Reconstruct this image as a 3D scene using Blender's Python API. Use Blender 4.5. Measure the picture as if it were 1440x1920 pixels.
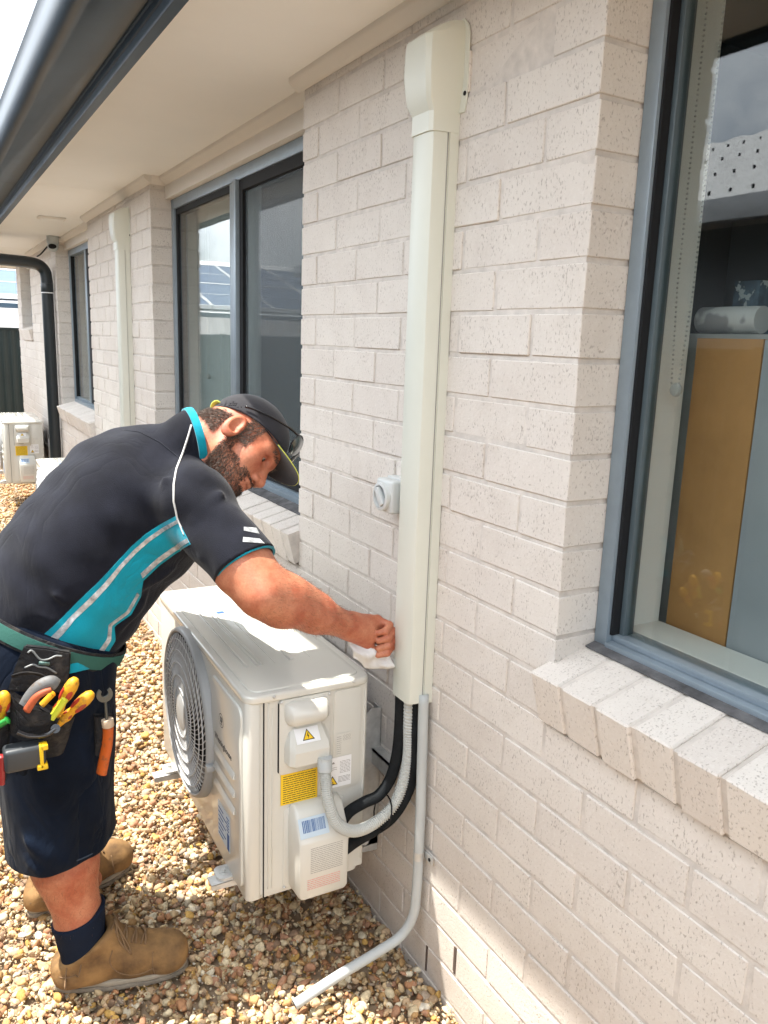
import bpy, bmesh, math, random
import numpy as np
from mathutils import Vector, Matrix, noise
from math import sin, cos, pi, radians, sqrt
random.seed(7); RNG = np.random.default_rng(7)
S = bpy.context.scene
for o in list(bpy.data.objects): bpy.data.objects.remove(o)
COL = S.collection

# ---------------------------------------------------------------- camera
cam = bpy.data.cameras.new('camera'); camo = bpy.data.objects.new('camera', cam); COL.objects.link(camo)
PI_, RO_, YA_ = -0.2081, -0.0339, -0.5247
def rotm(p, r, y):
    cy, sy = cos(y), sin(y); Rz = np.array([[cy, -sy, 0], [sy, cy, 0], [0, 0, 1]])
    cp, sp = cos(p), sin(p); Rx = np.array([[1, 0, 0], [0, cp, -sp], [0, sp, cp]])
    cr, sr = cos(r), sin(r); Ry = np.array([[cr, 0, sr], [0, 1, 0], [-sr, 0, cr]])
    return Rz @ Rx @ Ry
RM = rotm(PI_, RO_, YA_)
camo.matrix_world = Matrix(((RM[0][0], RM[0][2], -RM[0][1], -1.008), (RM[1][0], RM[1][2], -RM[1][1], 0.0),
                            (RM[2][0], RM[2][2], -RM[2][1], 1.576), (0, 0, 0, 1)))
cam.sensor_fit = 'VERTICAL'; cam.sensor_height = 36; cam.sensor_width = 27; cam.lens = 1506.93 * 36 / 1920
cam.clip_start = 0.05; cam.clip_end = 500
S.camera = camo
S.render.resolution_x = 768; S.render.resolution_y = 1024

# ---------------------------------------------------------------- light
SUN = Vector((-1.0, 0.42, 3.2)).normalized()
w = bpy.data.worlds.new('World'); S.world = w; w.use_nodes = True
nt = w.node_tree; nt.nodes.clear()
def N(nt, t, **k):
    n = nt.nodes.new(t)
    for a, b in k.items():
        if a in n.inputs: n.inputs[a].default_value = b
        else: setattr(n, a, b)
    return n
sky = N(nt, 'ShaderNodeTexSky', sky_type='NISHITA', sun_disc=False)
sky.sun_elevation = math.asin(SUN.z); sky.sun_rotation = math.atan2(SUN.x, SUN.y)
sky.air_density = 1.0; sky.dust_density = 2.0
tc = N(nt, 'ShaderNodeTexCoord'); nz = N(nt, 'ShaderNodeTexNoise', Scale=2.2, Detail=6.0, Roughness=0.6)
mr = N(nt, 'ShaderNodeMapRange'); mr.inputs[1].default_value = 0.34; mr.inputs[2].default_value = 0.56
mx = N(nt, 'ShaderNodeMix', data_type='RGBA'); bg = N(nt, 'ShaderNodeBackground'); wo = N(nt, 'ShaderNodeOutputWorld')
L = nt.links.new
L(tc.outputs['Generated'], nz.inputs['Vector']); L(nz.outputs[0], mr.inputs[0]); L(mr.outputs[0], mx.inputs[0])
L(sky.outputs[0], mx.inputs[6]); mx.inputs[7].default_value = (14.8, 15.4, 16.0, 1)
L(mx.outputs[2], bg.inputs[0]); bg.inputs[1].default_value = 0.118; L(bg.outputs[0], wo.inputs[0])
sl = bpy.data.lights.new('sun', 'SUN'); sl.energy = 4.1; sl.angle = radians(0.6); sl.color = (1.0, 0.95, 0.86)
so = bpy.data.objects.new('sun', sl); COL.objects.link(so)
so.rotation_euler = SUN.to_track_quat('Z', 'Y').to_euler(); so.location = (-3, 4, 8)
S.view_settings.view_transform = 'Standard'; S.view_settings.look = 'None'; S.view_settings.gamma = 1
S.view_settings.exposure = 1.40

# ---------------------------------------------------------------- materials
def mat(name, col, rough=0.6, spec=0.5, metal=0.0, var=0.06, vs=6.0, bump=0.0, bs=60.0, stretch=None, coat=0.0, col2=None, sheen=0.0, spotty=None):
    m = bpy.data.materials.new(name); m.use_nodes = True; t = m.node_tree; b = t.nodes['Principled BSDF']
    b.inputs['Roughness'].default_value = rough; b.inputs['Specular IOR Level'].default_value = spec
    b.inputs['Metallic'].default_value = metal; b.inputs['Coat Weight'].default_value = coat
    if sheen: b.inputs['Sheen Weight'].default_value = sheen; b.inputs['Sheen Roughness'].default_value = 0.5
    tc = N(t, 'ShaderNodeTexCoord'); src = tc.outputs['Object']
    if stretch:
        mp = N(t, 'ShaderNodeMapping'); mp.inputs['Scale'].default_value = stretch
        t.links.new(src, mp.inputs[0]); src = mp.outputs[0]
    n = N(t, 'ShaderNodeTexNoise', Scale=vs, Detail=5.0, Roughness=0.6); t.links.new(src, n.inputs['Vector'])
    r = N(t, 'ShaderNodeMix', data_type='RGBA')
    c2 = col2 or tuple(max(0, c * (1 - 2.2 * var)) for c in col)
    c1 = tuple(min(1, c * (1 + var)) for c in col)
    r.inputs[6].default_value = (*c2, 1); r.inputs[7].default_value = (*c1, 1)
    k = N(t, 'ShaderNodeMapRange'); k.inputs[1].default_value = 0.3; k.inputs[2].default_value = 0.7
    t.links.new(n.outputs[0], k.inputs[0]); t.links.new(k.outputs[0], r.inputs[0])
    out = r.outputs[2]
    if spotty:   # (colour, scale, threshold lo, hi, strength)
        v = N(t, 'ShaderNodeTexNoise', Scale=spotty[1], Detail=3.0, Roughness=0.7); t.links.new(src, v.inputs['Vector'])
        q = N(t, 'ShaderNodeMapRange'); q.inputs[1].default_value = spotty[2]; q.inputs[2].default_value = spotty[3]; q.inputs[4].default_value = spotty[4]
        t.links.new(v.outputs[0], q.inputs[0]); z = N(t, 'ShaderNodeMix', data_type='RGBA')
        t.links.new(q.outputs[0], z.inputs[0]); t.links.new(out, z.inputs[6]); z.inputs[7].default_value = (*spotty[0], 1); out = z.outputs[2]
    t.links.new(out, b.inputs['Base Color'])
    if bump:
        bn = N(t, 'ShaderNodeTexNoise', Scale=bs, Detail=5.0, Roughness=0.65); t.links.new(src, bn.inputs['Vector'])
        bb = N(t, 'ShaderNodeBump', Strength=bump, Distance=0.002); t.links.new(bn.outputs[0], bb.inputs['Height'])
        t.links.new(bb.outputs[0], b.inputs['Normal'])
    return m

def brick_mat(name, c_a, c_b, speck=0.6):
    m = bpy.data.materials.new(name); m.use_nodes = True; t = m.node_tree; b = t.nodes['Principled BSDF']
    b.inputs['Roughness'].default_value = 0.88; b.inputs['Specular IOR Level'].default_value = 0.25
    tc = N(t, 'ShaderNodeTexCoord'); at = N(t, 'ShaderNodeAttribute', attribute_name='tone')
    l = t.links.new; P = tc.outputs['Object']
    big = N(t, 'ShaderNodeTexNoise', Scale=9.0, Detail=6.0, Roughness=0.65); l(P, big.inputs['Vector'])
    ad = N(t, 'ShaderNodeMath', operation='ADD'); l(big.outputs[0], ad.inputs[0]); l(at.outputs['Fac'], ad.inputs[1])
    k = N(t, 'ShaderNodeMapRange'); k.inputs[1].default_value = 0.25; k.inputs[2].default_value = 1.25; l(ad.outputs[0], k.inputs[0])
    mx = N(t, 'ShaderNodeMix', data_type='RGBA'); l(k.outputs[0], mx.inputs[0]); mx.inputs[6].default_value = (*c_a, 1); mx.inputs[7].default_value = (*c_b, 1)
    # pits: elongated dark flecks
    mp = N(t, 'ShaderNodeMapping'); mp.inputs['Scale'].default_value = (1.0, 1.0, 0.55); l(P, mp.inputs[0])
    s1 = N(t, 'ShaderNodeTexNoise', Scale=255.0, Detail=2.0, Roughness=0.5); l(mp.outputs[0], s1.inputs['Vector'])
    s2 = N(t, 'ShaderNodeTexNoise', Scale=13.0, Detail=2.0); l(P, s2.inputs['Vector'])
    q2 = N(t, 'ShaderNodeMapRange'); q2.inputs[1].default_value = 0.35; q2.inputs[2].default_value = 0.7; q2.inputs[3].default_value = -0.03; q2.inputs[4].default_value = 0.05; l(s2.outputs[0], q2.inputs[0])
    a2 = N(t, 'ShaderNodeMath', operation='ADD'); l(s1.outputs[0], a2.inputs[0]); l(q2.outputs[0], a2.inputs[1])
    q = N(t, 'ShaderNodeMapRange'); q.inputs[1].default_value = 0.60; q.inputs[2].default_value = 0.70; q.inputs[4].default_value = speck; l(a2.outputs[0], q.inputs[0])
    m2 = N(t, 'ShaderNodeMix', data_type='RGBA'); l(q.outputs[0], m2.inputs[0]); l(mx.outputs[2], m2.inputs[6]); m2.inputs[7].default_value = (0.33, 0.285, 0.25, 1)
    # pale flecks
    s3 = N(t, 'ShaderNodeTexNoise', Scale=150.0, Detail=3.0); l(P, s3.inputs['Vector'])
    q3 = N(t, 'ShaderNodeMapRange'); q3.inputs[1].default_value = 0.55; q3.inputs[2].default_value = 0.75; q3.inputs[4].default_value = 0.6; l(s3.outputs[0], q3.inputs[0])
    m3 = N(t, 'ShaderNodeMix', data_type='RGBA'); l(q3.outputs[0], m3.inputs[0]); l(m2.outputs[2], m3.inputs[6]); m3.inputs[7].default_value = (0.74, 0.70, 0.65, 1)
    sx = N(t, 'ShaderNodeSeparateXYZ'); l(P, sx.inputs[0]); dn_ = N(t, 'ShaderNodeTexNoise', Scale=3.5, Detail=7.0, Roughness=0.7); l(P, dn_.inputs['Vector'])
    zz = N(t, 'ShaderNodeMapRange'); zz.inputs[1].default_value = 0.0; zz.inputs[2].default_value = 0.30; zz.inputs[3].default_value = 0.30; zz.inputs[4].default_value = 0.0; l(sx.outputs[2], zz.inputs[0])
    da = N(t, 'ShaderNodeMath', operation='ADD'); l(dn_.outputs[0], da.inputs[0]); l(zz.outputs[0], da.inputs[1])
    dm = N(t, 'ShaderNodeMapRange'); dm.inputs[1].default_value = 0.56; dm.inputs[2].default_value = 0.86; dm.inputs[4].default_value = 0.45; l(da.outputs[0], dm.inputs[0])
    m4 = N(t, 'ShaderNodeMix', data_type='RGBA'); l(dm.outputs[0], m4.inputs[0]); l(m3.outputs[2], m4.inputs[6]); m4.inputs[7].default_value = (0.44, 0.37, 0.31, 1)
    l(m4.outputs[2], b.inputs['Base Color'])
    h = N(t, 'ShaderNodeMath', operation='SUBTRACT'); l(s3.outputs[0], h.inputs[0]); l(q.outputs[0], h.inputs[1])
    bb = N(t, 'ShaderNodeBump', Strength=0.6, Distance=0.0018); l(h.outputs[0], bb.inputs['Height']); l(bb.outputs[0], b.inputs['Normal'])
    return m

def glass_mat(name, tint=(0.86, 0.89, 0.88), ior=1.6):
    m = bpy.data.materials.new(name); m.use_nodes = True; t = m.node_tree; t.nodes.clear(); l = t.links.new
    fr = N(t, 'ShaderNodeFresnel', IOR=ior); ge = N(t, 'ShaderNodeNewGeometry'); io = N(t, 'ShaderNodeMix', data_type='FLOAT'); io.inputs[2].default_value = ior; io.inputs[3].default_value = 1.0 / ior; l(ge.outputs['Backfacing'], io.inputs[0]); l(io.outputs[0], fr.inputs['IOR']); tr = N(t, 'ShaderNodeBsdfTransparent'); tr.inputs[0].default_value = (*tint, 1)
    gl = N(t, 'ShaderNodeBsdfAnisotropic') if False else N(t, 'ShaderNodeBsdfGlossy'); gl.inputs['Roughness'].default_value = 0.005
    tc = N(t, 'ShaderNodeTexCoord'); n = N(t, 'ShaderNodeTexNoise', Scale=3.0, Detail=1.0); l(tc.outputs['Object'], n.inputs['Vector'])
    bb = N(t, 'ShaderNodeBump', Strength=0.08, Distance=0.003); l(n.outputs[0], bb.inputs['Height']); l(bb.outputs[0], gl.inputs['Normal'])
    mx = N(t, 'ShaderNodeMixShader'); l(fr.outputs[0], mx.inputs[0]); l(tr.outputs[0], mx.inputs[1]); l(gl.outputs[0], mx.inputs[2])
    o = N(t, 'ShaderNodeOutputMaterial'); l(mx.outputs[0], o.inputs[0]); return m

def wrinkle(m, scale, dist, strength=0.6, stretch=(1, 1, 1)):
    t = m.node_tree; b = t.nodes['Principled BSDF']; tc = N(t, 'ShaderNodeTexCoord'); mp = N(t, 'ShaderNodeMapping'); mp.inputs['Scale'].default_value = stretch; mp.inputs['Rotation'].default_value = (0, 0.75, 0)
    n = N(t, 'ShaderNodeTexNoise', Scale=scale, Detail=3.0, Roughness=0.45, Distortion=1.1); t.links.new(tc.outputs['Object'], mp.inputs[0]); t.links.new(mp.outputs[0], n.inputs['Vector'])
    w_ = N(t, 'ShaderNodeMath', operation='SUBTRACT'); w_.inputs[1].default_value = 0.5; t.links.new(n.outputs[0], w_.inputs[0]); a = N(t, 'ShaderNodeMath', operation='ABSOLUTE'); t.links.new(w_.outputs[0], a.inputs[0]); q = N(t, 'ShaderNodeMath', operation='POWER'); q.inputs[1].default_value = 0.6; t.links.new(a.outputs[0], q.inputs[0])
    bb = N(t, 'ShaderNodeBump', Strength=strength, Distance=dist); t.links.new(q.outputs[0], bb.inputs['Height'])
    old = b.inputs['Normal'].links[0].from_socket if b.inputs['Normal'].links else None
    if old: t.links.new(old, bb.inputs['Normal'])
    t.links.new(bb.outputs[0], b.inputs['Normal']); return m
M = {}
M['brick'] = brick_mat('cream_brick', (0.625, 0.57, 0.52), (0.73, 0.685, 0.63))
M['mortar'] = mat('mortar', (0.66, 0.61, 0.56), 0.95, 0.1, var=0.08, vs=30, bump=0.5, bs=300)
M['soffit'] = mat('soffit_paint', (0.86, 0.85, 0.82), 0.7, 0.3, var=0.015, vs=2)
M['trim'] = mat('cream_trim', (0.78, 0.74, 0.68), 0.6, 0.3, var=0.02, vs=3)
M['gutter'] = mat('gutter_steel', (0.020, 0.040, 0.062), 0.42, 0.4, var=0.12, vs=5, coat=0.05)
M['frame'] = mat('window_frame_metal', (0.27, 0.33, 0.38), 0.38, 0.5, metal=0.3, var=0.04, vs=20)
M['sash'] = mat('sash_metal', (0.09, 0.12, 0.135), 0.4, 0.5)
M['frame_in'] = mat('window_gasket', (0.012, 0.013, 0.015), 0.7, 0.3)
M['glass'] = glass_mat('window_glass')
M['ac'] = mat('ac_cream_enamel', (0.62, 0.615, 0.565), 0.32, 0.5, var=0.015, vs=3, coat=0.25)
M['duct'] = mat('duct_pvc', (0.66, 0.675, 0.60), 0.38, 0.5, var=0.015, vs=3)
M['lid'] = mat('ac_lid_enamel', (0.64, 0.635, 0.58), 0.22, 0.6, var=0.015, vs=3, coat=0.6)
M['wire'] = mat('grille_wire', (0.50, 0.51, 0.51), 0.5, 0.4, var=0.02)
M['grille'] = mat('grey_grille_plastic', (0.36, 0.37, 0.37), 0.45, 0.5, var=0.03)
M['dark'] = mat('dark_void', (0.012, 0.012, 0.014), 0.7, 0.2)
M['galv'] = mat('galvanised_steel', (0.58, 0.58, 0.56), 0.42, 0.5, metal=0.35, var=0.10, vs=30)
M['pvc_grey'] = mat('grey_pvc', (0.47, 0.50, 0.50), 0.45, 0.4, var=0.03)
M['foam'] = mat('black_foam', (0.012, 0.014, 0.016), 0.85, 0.2, var=0.2, vs=40, bump=0.3, bs=200)
M['white'] = mat('white_label', (0.80, 0.81, 0.82), 0.5, 0.4, var=0.01)
M['darkink'] = mat('dark_ink', (0.09, 0.09, 0.09), 0.6, 0.3, var=0.0)
M['black'] = mat('black_ink', (0.02, 0.02, 0.02), 0.6, 0.3, var=0.0)
M['greyink'] = mat('grey_ink', (0.28, 0.27, 0.26), 0.6, 0.3, var=0.0)
M['redink'] = mat('red_ink', (0.65, 0.25, 0.22), 0.6, 0.3, var=0.0)
M['blueink'] = mat('blue_ink', (0.05, 0.12, 0.30), 0.6, 0.3, var=0.0)
M['yellow'] = mat('yellow_label', (0.85, 0.56, 0.02), 0.5, 0.4, var=0.01)
M['paleblue'] = mat('pale_blue_label', (0.52, 0.62, 0.70), 0.45, 0.4, var=0.02)
M['fence'] = mat('fence_steel', (0.018, 0.030, 0.030), 0.45, 0.4, var=0.1, vs=2)

# ---------------------------------------------------------------- builders
def tagp(o, label=None, cat=None, group=None, kind=None):
    for k, v in (('label', label), ('category', cat), ('group', group), ('kind', kind)):
        if v: o[k] = v
    return o
def empty(name, loc, rz=0, **k):
    o = bpy.data.objects.new(name, None); COL.objects.link(o); o.location = loc; o.rotation_euler = (0, 0, rz)
    o.empty_display_size = 0.05; return tagp(o, **k)
def link(name, me, m=None, parent=None, smooth=None, world=True):
    o = bpy.data.objects.new(name, me); COL.objects.link(o)
    if m is not None:
        for x in (m if isinstance(m, (list, tuple)) else [m]): me.materials.append(x)
    if parent is not None:
        o.parent = parent
    if smooth is not None:
        me.polygons.foreach_set('use_smooth', [True] * len(me.polygons))
        if smooth < 180:
            me.set_sharp_from_angle(angle=radians(smooth))
    return o
class MB:
    def __init__(s): s.b = bmesh.new()
    def box(s, x0, x1, y0, y1, z0, z1, bev=0.0, seg=2, mi=0):
        b = bmesh.new(); r = bmesh.ops.create_cube(b, size=1)
        for v in b.verts: v.co = Vector(((x0 + x1) / 2 + v.co.x * (x1 - x0), (y0 + y1) / 2 + v.co.y * (y1 - y0), (z0 + z1) / 2 + v.co.z * (z1 - z0)))
        if bev: bmesh.ops.bevel(b, geom=list(b.edges), offset=bev, segments=seg, affect='EDGES', profile=0.5)
        return s.add(b, mi)
    def add(s, b, mi=0, mx=None):
        if mx is not None: b.transform(mx)
        for f in b.faces: f.material_index = mi
        me = bpy.data.meshes.new('t'); b.to_mesh(me); b.free(); s.b.from_mesh(me); bpy.data.meshes.remove(me); return s
    def prism(s, pts, axis, a0, a1, bev=0, mi=0, seg=2):
        """pts 2-D polygon in the two other axes (order x,y,z without axis)"""
        b = bmesh.new()
        def mk(p, a):
            p = list(p); p.insert(axis, a); return b.verts.new(p)
        v0 = [mk(p, a0) for p in pts]; v1 = [mk(p, a1) for p in pts]; n = len(pts)
        b.faces.new(v0); b.faces.new(v1[::-1])
        for i in range(n): b.faces.new((v0[i], v0[(i + 1) % n], v1[(i + 1) % n], v1[i]))
        bmesh.ops.recalc_face_normals(b, faces=list(b.faces))
        if bev:
            es = [e for e in b.edges if len(e.link_faces) == 2 and e.calc_face_angle(0) > 0.5]
            bmesh.ops.bevel(b, geom=es, offset=bev, segments=seg, affect='EDGES', profile=0.5)
        return s.add(b, mi)
    def cyl(s, p0, p1, r0, r1=None, n=24, mi=0, bev=0):
        p0 = Vector(p0); p1 = Vector(p1); d = p1 - p0; b = bmesh.new()
        bmesh.ops.create_cone(b, cap_ends=True, segments=n, radius1=r0, radius2=r0 if r1 is None else r1, depth=d.length)
        if bev:
            es = [e for e in b.edges if e.calc_face_angle(0) > 1.0]; bmesh.ops.bevel(b, geom=es, offset=bev, segments=2, affect='EDGES', profile=0.5)
        return s.add(b, mi, Matrix.Translation((p0 + p1) / 2) @ d.to_track_quat('Z', 'Y').to_matrix().to_4x4())
    def tube(s, pts, r, n=16, mi=0, sub=8, cap=True, rf=None):
        P = [Vector(p) for p in pts]
        if sub > 1 and len(P) > 2:
            Q = []
            for i in range(len(P) - 1):
                a = P[i - 1] if i else P[0] * 2 - P[1]; b_, c = P[i], P[i + 1]; d = P[i + 2] if i + 2 < len(P) else P[-1] * 2 - P[-2]
                for k in range(sub):
                    t = k / sub
                    Q.append(0.5 * ((2 * b_) + (c - a) * t + (2 * a - 5 * b_ + 4 * c - d) * t * t + (3 * b_ - a - 3 * c + d) * t ** 3))
            Q.append(P[-1]); P = Q
        b = bmesh.new(); rings = []; T0 = (P[1] - P[0]).normalized()
        u = T0.orthogonal().normalized(); L_ = len(P)
        for i, p in enumerate(P):
            T = (P[min(i + 1, L_ - 1)] - P[max(i - 1, 0)]).normalized()
            u = (u - T * u.dot(T)).normalized(); v = T.cross(u)
            rr = r if rf is None else rf(i / (L_ - 1), i)
            if isinstance(rr, (int, float)): rr = (rr, rr)
            rings.append([b.verts.new(p + u * (cos(2 * pi * k / n) * rr[0]) + v * (sin(2 * pi * k / n) * rr[1])) for k in range(n)])
        for i in range(L_ - 1):
            for k in range(n): b.faces.new((rings[i][k], rings[i][(k + 1) % n], rings[i + 1][(k + 1) % n], rings[i + 1][k]))
        if cap: b.faces.new(rings[0][::-1]); b.faces.new(rings[-1])
        bmesh.ops.recalc_face_normals(b, faces=list(b.faces))
        return s.add(b, mi)
    def lathe(s, prof, mx, n=48, mi=0):
        """prof list of (r,z) revolved about local z"""
        b = bmesh.new(); R = []
        for r, z in prof: R.append([b.verts.new((r * cos(2 * pi * k / n), r * sin(2 * pi * k / n), z)) for k in range(n)] if r > 1e-6 else [b.verts.new((0, 0, z))])
        for i in range(len(R) - 1):
            A, B = R[i], R[i + 1]
            for k in range(n):
                k2 = (k + 1) % n
                if len(A) == 1 and len(B) == 1: continue
                if len(A) == 1: b.faces.new((A[0], B[k], B[k2]))
                elif len(B) == 1: b.faces.new((A[k], A[k2], B[0]))
                else: b.faces.new((A[k], A[k2], B[k2], B[k]))
        bmesh.ops.recalc_face_normals(b, faces=list(b.faces))
        return s.add(b, mi, mx)
    def quad(s, a, b_, c, d, mi=0):
        f = s.b.faces.new([s.b.verts.new(p) for p in (a, b_, c, d)]); f.material_index = mi; return s
    def build(s, name, m, parent=None, smooth=30):
        me = bpy.data.meshes.new(name); s.b.to_mesh(me); s.b.free()
        return link(name, me, m, parent, smooth)
def rrect(x0, x1, y0, y1, r, n=5):
    pts = []
    for cx, cy, a in ((x1 - r, y1 - r, 0), (x0 + r, y1 - r, 90), (x0 + r, y0 + r, 180), (x1 - r, y0 + r, 270)):
        for k in range(n + 1):
            t = radians(a + 90 * k / n); pts.append((cx + r * cos(t), cy + r * sin(t)))
    return pts
def text_mesh(body, size, mx, extrude=0.0003, bold=False, align='LEFT'):
    c = bpy.data.curves.new('t', 'FONT'); c.body = body; c.size = size; c.extrude = extrude; c.align_x = align; c.resolution_u = 3
    if bold: c.offset = size * 0.015
    o = bpy.data.objects.new('t', c); COL.objects.link(o)
    dg = bpy.context.evaluated_depsgraph_get(); me = bpy.data.meshes.new_from_object(o.evaluated_get(dg))
    bpy.data.objects.remove(o); bpy.data.curves.remove(c); me.transform(mx); return me
def addtext(mb, *a, mi=0, **k):
    me = text_mesh(*a, **k)
    for p in me.polygons: p.material_index = mi
    mb.b.from_mesh(me); bpy.data.meshes.remove(me)
def frame_mx(origin, ex, ey):
    ex = Vector(ex).normalized(); ey = Vector(ey).normalized(); ez = ex.cross(ey)
    return Matrix(((ex.x, ey.x, ez.x, origin[0]), (ex.y, ey.y, ez.y, origin[1]), (ex.z, ey.z, ez.z, origin[2]), (0, 0, 0, 1)))
def copy_tree(o, parent=None):
    c = o.copy(); COL.objects.link(c); c.parent = parent
    for ch in [x for x in bpy.data.objects if x.parent == o]: copy_tree(ch, c)
    return c

# ================================================================ SETTING
house = empty('brick_house', (0, 4, 0), label='cream speckled brick house wall with dark gutter and a row of aluminium windows', cat='house')
def hp(name, mb, m, parent=None, smooth=30):
    o = mb.build(name, m, None, smooth); par = parent or house
    o.parent = par; o.matrix_parent_inverse = Matrix.Translation(-Vector(par['_w'] if '_w' in par else par.location)); return o
def adopt(o, par):
    """parent keeping world coordinates (parents are unrotated)"""
    o.parent = par; o.matrix_parent_inverse = par.matrix_basis.inverted(); return o

OPEN = [(-0.8, 1.078, 0.872), (2.276, 4.04, 0.872), (5.67, 7.08, 0.872), (8.75, 9.62, 1.474)]
Y0W, Y1W = -1.6, 9.98
class BoxCloud:
    """chamfered boxes gathered in numpy"""
    SG = np.array([[i, j, k] for i in (-1, 1) for j in (-1, 1) for k in (-1, 1)], float)
    def __init__(s): s.V = []; s.F = []; s.T = []; s.n = 0
    def topo(s):
        idx = lambda c, a: c * 3 + a
        F = []
        cid = {tuple(int(x) for x in g): i for i, g in enumerate(s.SG)}
        for a in range(3):
            u, v = (a + 1) % 3, (a + 2) % 3
            for sg in (-1, 1):
                q = []
                for su, sv in ((-1, -1), (1, -1), (1, 1), (-1, 1)):
                    c = [0, 0, 0]; c[a] = sg; c[u] = su; c[v] = sv; q.append(idx(cid[tuple(c)], a))
                F.append(q if sg > 0 else q[::-1])
            for su in (-1, 1):      # edges parallel to axis a
                for sv in (-1, 1):
                    c0 = [0, 0, 0]; c0[a] = -1; c0[u] = su; c0[v] = sv; c1 = list(c0); c1[a] = 1
                    i0, i1 = cid[tuple(c0)], cid[tuple(c1)]
                    q = [idx(i0, u), idx(i1, u), idx(i1, v), idx(i0, v)]
                    F.append(q if su * sv < 0 else q[::-1])
        for g, i in cid.items():
            q = [idx(i, 0), idx(i, 1), idx(i, 2)]
            F.append(q if g[0] * g[1] * g[2] > 0 else q[::-1])
        return F
    def add(s, c, h, ch, jit=0.0, R=None, tone=0.0):
        h = np.array(h, float); V = np.empty((24, 3))
        for i, g in enumerate(s.SG):
            for a in range(3):
                p = g * (h - ch); p[a] = g[a] * h[a]; V[i * 3 + a] = p
        if jit: V += np.repeat(RNG.normal(0, jit, (8, 3)), 3, 0)
        if R is not None: V = V @ R.T
        s.V.append(V + np.array(c)); s.T.append(tone)
    def build(s, name, m):
        V = np.concatenate(s.V); n = len(s.V); F = s.topo()
        me = bpy.data.meshes.new(name); faces = []
        for k in range(n):
            o = 24 * k; faces += [[i + o for i in f] for f in F]
        me.from_pydata(V.tolist(), [], faces)
        at = me.attributes.new('tone', 'FLOAT', 'POINT'); at.data.foreach_set('value', np.repeat(s.T, 24))
        bm = bmesh.new(); bm.from_mesh(me); bmesh.ops.recalc_face_normals(bm, faces=list(bm.faces)); bm.to_mesh(me); bm.free()
        return link(name, me, m)
M['flash'] = mat('flashing_grey', (0.13, 0.13, 0.135), 0.8, 0.2, var=0.25, vs=25, bump=0.6, bs=40)
bc = BoxCloud()
for k in range(-8, 20):
    zb = 1.56 - 0.086 * k
    off = 1.69 if k % 2 == 0 else 1.57
    n0 = int(math.floor((Y0W - off) / 0.24)) - 1
    n1 = int(math.ceil((Y1W - off) / 0.24)) + 1
    for n in range(n0, n1):
        a, b = off + n * 0.24 + 0.005, off + (n + 1) * 0.24 - 0.005
        segs = [(max(a, Y0W), min(b, Y1W))]
        for (o0, o1, oz) in OPEN:
            if zb + 0.001 < oz: continue
            ns = []
            for (p, q) in segs:
                if q <= o0 or p >= o1: ns.append((p, q)); continue
                if p < o0: ns.append((p, o0))
                if q > o1: ns.append((o1, q))
            segs = ns
        for (o0, o1, oz) in OPEN:
            if zb + 0.001 < oz: continue
            segs = [((o1 if 0 < p - o1 < 0.032 else p), (o0 if 0 < o0 - q < 0.032 else q)) for p, q in segs]
        for p, q in segs:
            if q - p < 0.032: continue
            dx = RNG.normal(0, 0.0009)
            zt = zb + 0.076
            bc.add(((0.055 + dx), (p + q) / 2, (zb + zt) / 2), (0.055, (q - p) / 2, 0.038), 0.0016, 0.0006, tone=RNG.normal(0.25, 0.11))
wall = bc.build('wall', M['brick']); adopt(wall, house)
wall['label'] = 'cream speckled brickwork laid in running bond'
# mortar cores
mb = MB()
ys = [Y0W] + [v for o in OPEN for v in o[:2]] + [Y1W]
mb.box(0.0028, 0.11, Y0W + 0.004, Y1W - 0.004, -0.15, 0.868)
for i in range(0, len(ys), 2):
    if ys[i + 1] - ys[i] > 0.01: mb.box(0.0028, 0.11, ys[i] + 0.004, ys[i + 1] - 0.004, 0.868, 2.36)
mb.box(0.0028, 0.11, 8.75, 9.62, 0.868, 1.474)
hp('mortar', mb, M['mortar'], smooth=None)
# sills : bricks on edge, sloped
ang = radians(15); Rs = np.array([[cos(ang), 0, sin(ang)], [0, 1, 0], [sin(ang), 0, -cos(ang)]]).T
def sill(y0, y1, ztop, label):
    b = BoxCloud(); y = y1
    while y - 0.076 > y0 - 0.02:
        c = np.array([-0.045, y - 0.038, ztop]) + Rs @ np.array([0.085, 0, 0.055]); dd = RNG.normal(0, 0.0012)
        b.add(c + np.array([dd, 0, dd]), (0.085, 0.038, 0.055), 0.003, 0.0008, Rs, tone=RNG.normal(0.3, 0.12)); y -= 0.086
    o = b.build('window_sill', M['brick']); adopt(o, house); o['label'] = label
    m2 = MB(); m2.box(-0.004, 0.166, y0 + 0.003, y1 - 0.003, 0.004, 0.105)
    R4 = Matrix.Translation((-0.045, 0, ztop)) @ Matrix([list(Rs[0]) + [0], list(Rs[1]) + [0], list(Rs[2]) + [0], [0, 0, 0, 1]])
    m3 = MB(); b3 = bmesh.new(); bmesh.ops.create_cube(b3, size=1)
    for v in b3.verts: v.co = Vector((0.087 + v.co.x * 0.166, (y0 + y1) / 2 + v.co.y * (y1 - y0 - 0.008), 0.055 + v.co.z * 0.101))
    b3.transform(R4); bmesh.ops.recalc_face_normals(b3, faces=list(b3.faces)); m3.add(b3); m2.b.free()
    q = m3.build('sill_mortar', M['mortar'], None, None); adopt(q, house)
    q.parent = o; q.matrix_parent_inverse = Matrix.Identity(4); q.matrix_parent_inverse = (house.matrix_basis @ o.matrix_parent_inverse).inverted() if False else Matrix.Identity(4)
    return o
sill(-0.8, 1.092, 0.978, 'brick on edge sill sloping below the near window')
sill(2.268, 4.036, 0.978, 'brick on edge sill with a stained end below the middle window')
sill(5.664, 7.08, 0.978, 'brick on edge sill near the black downpipe')
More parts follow.
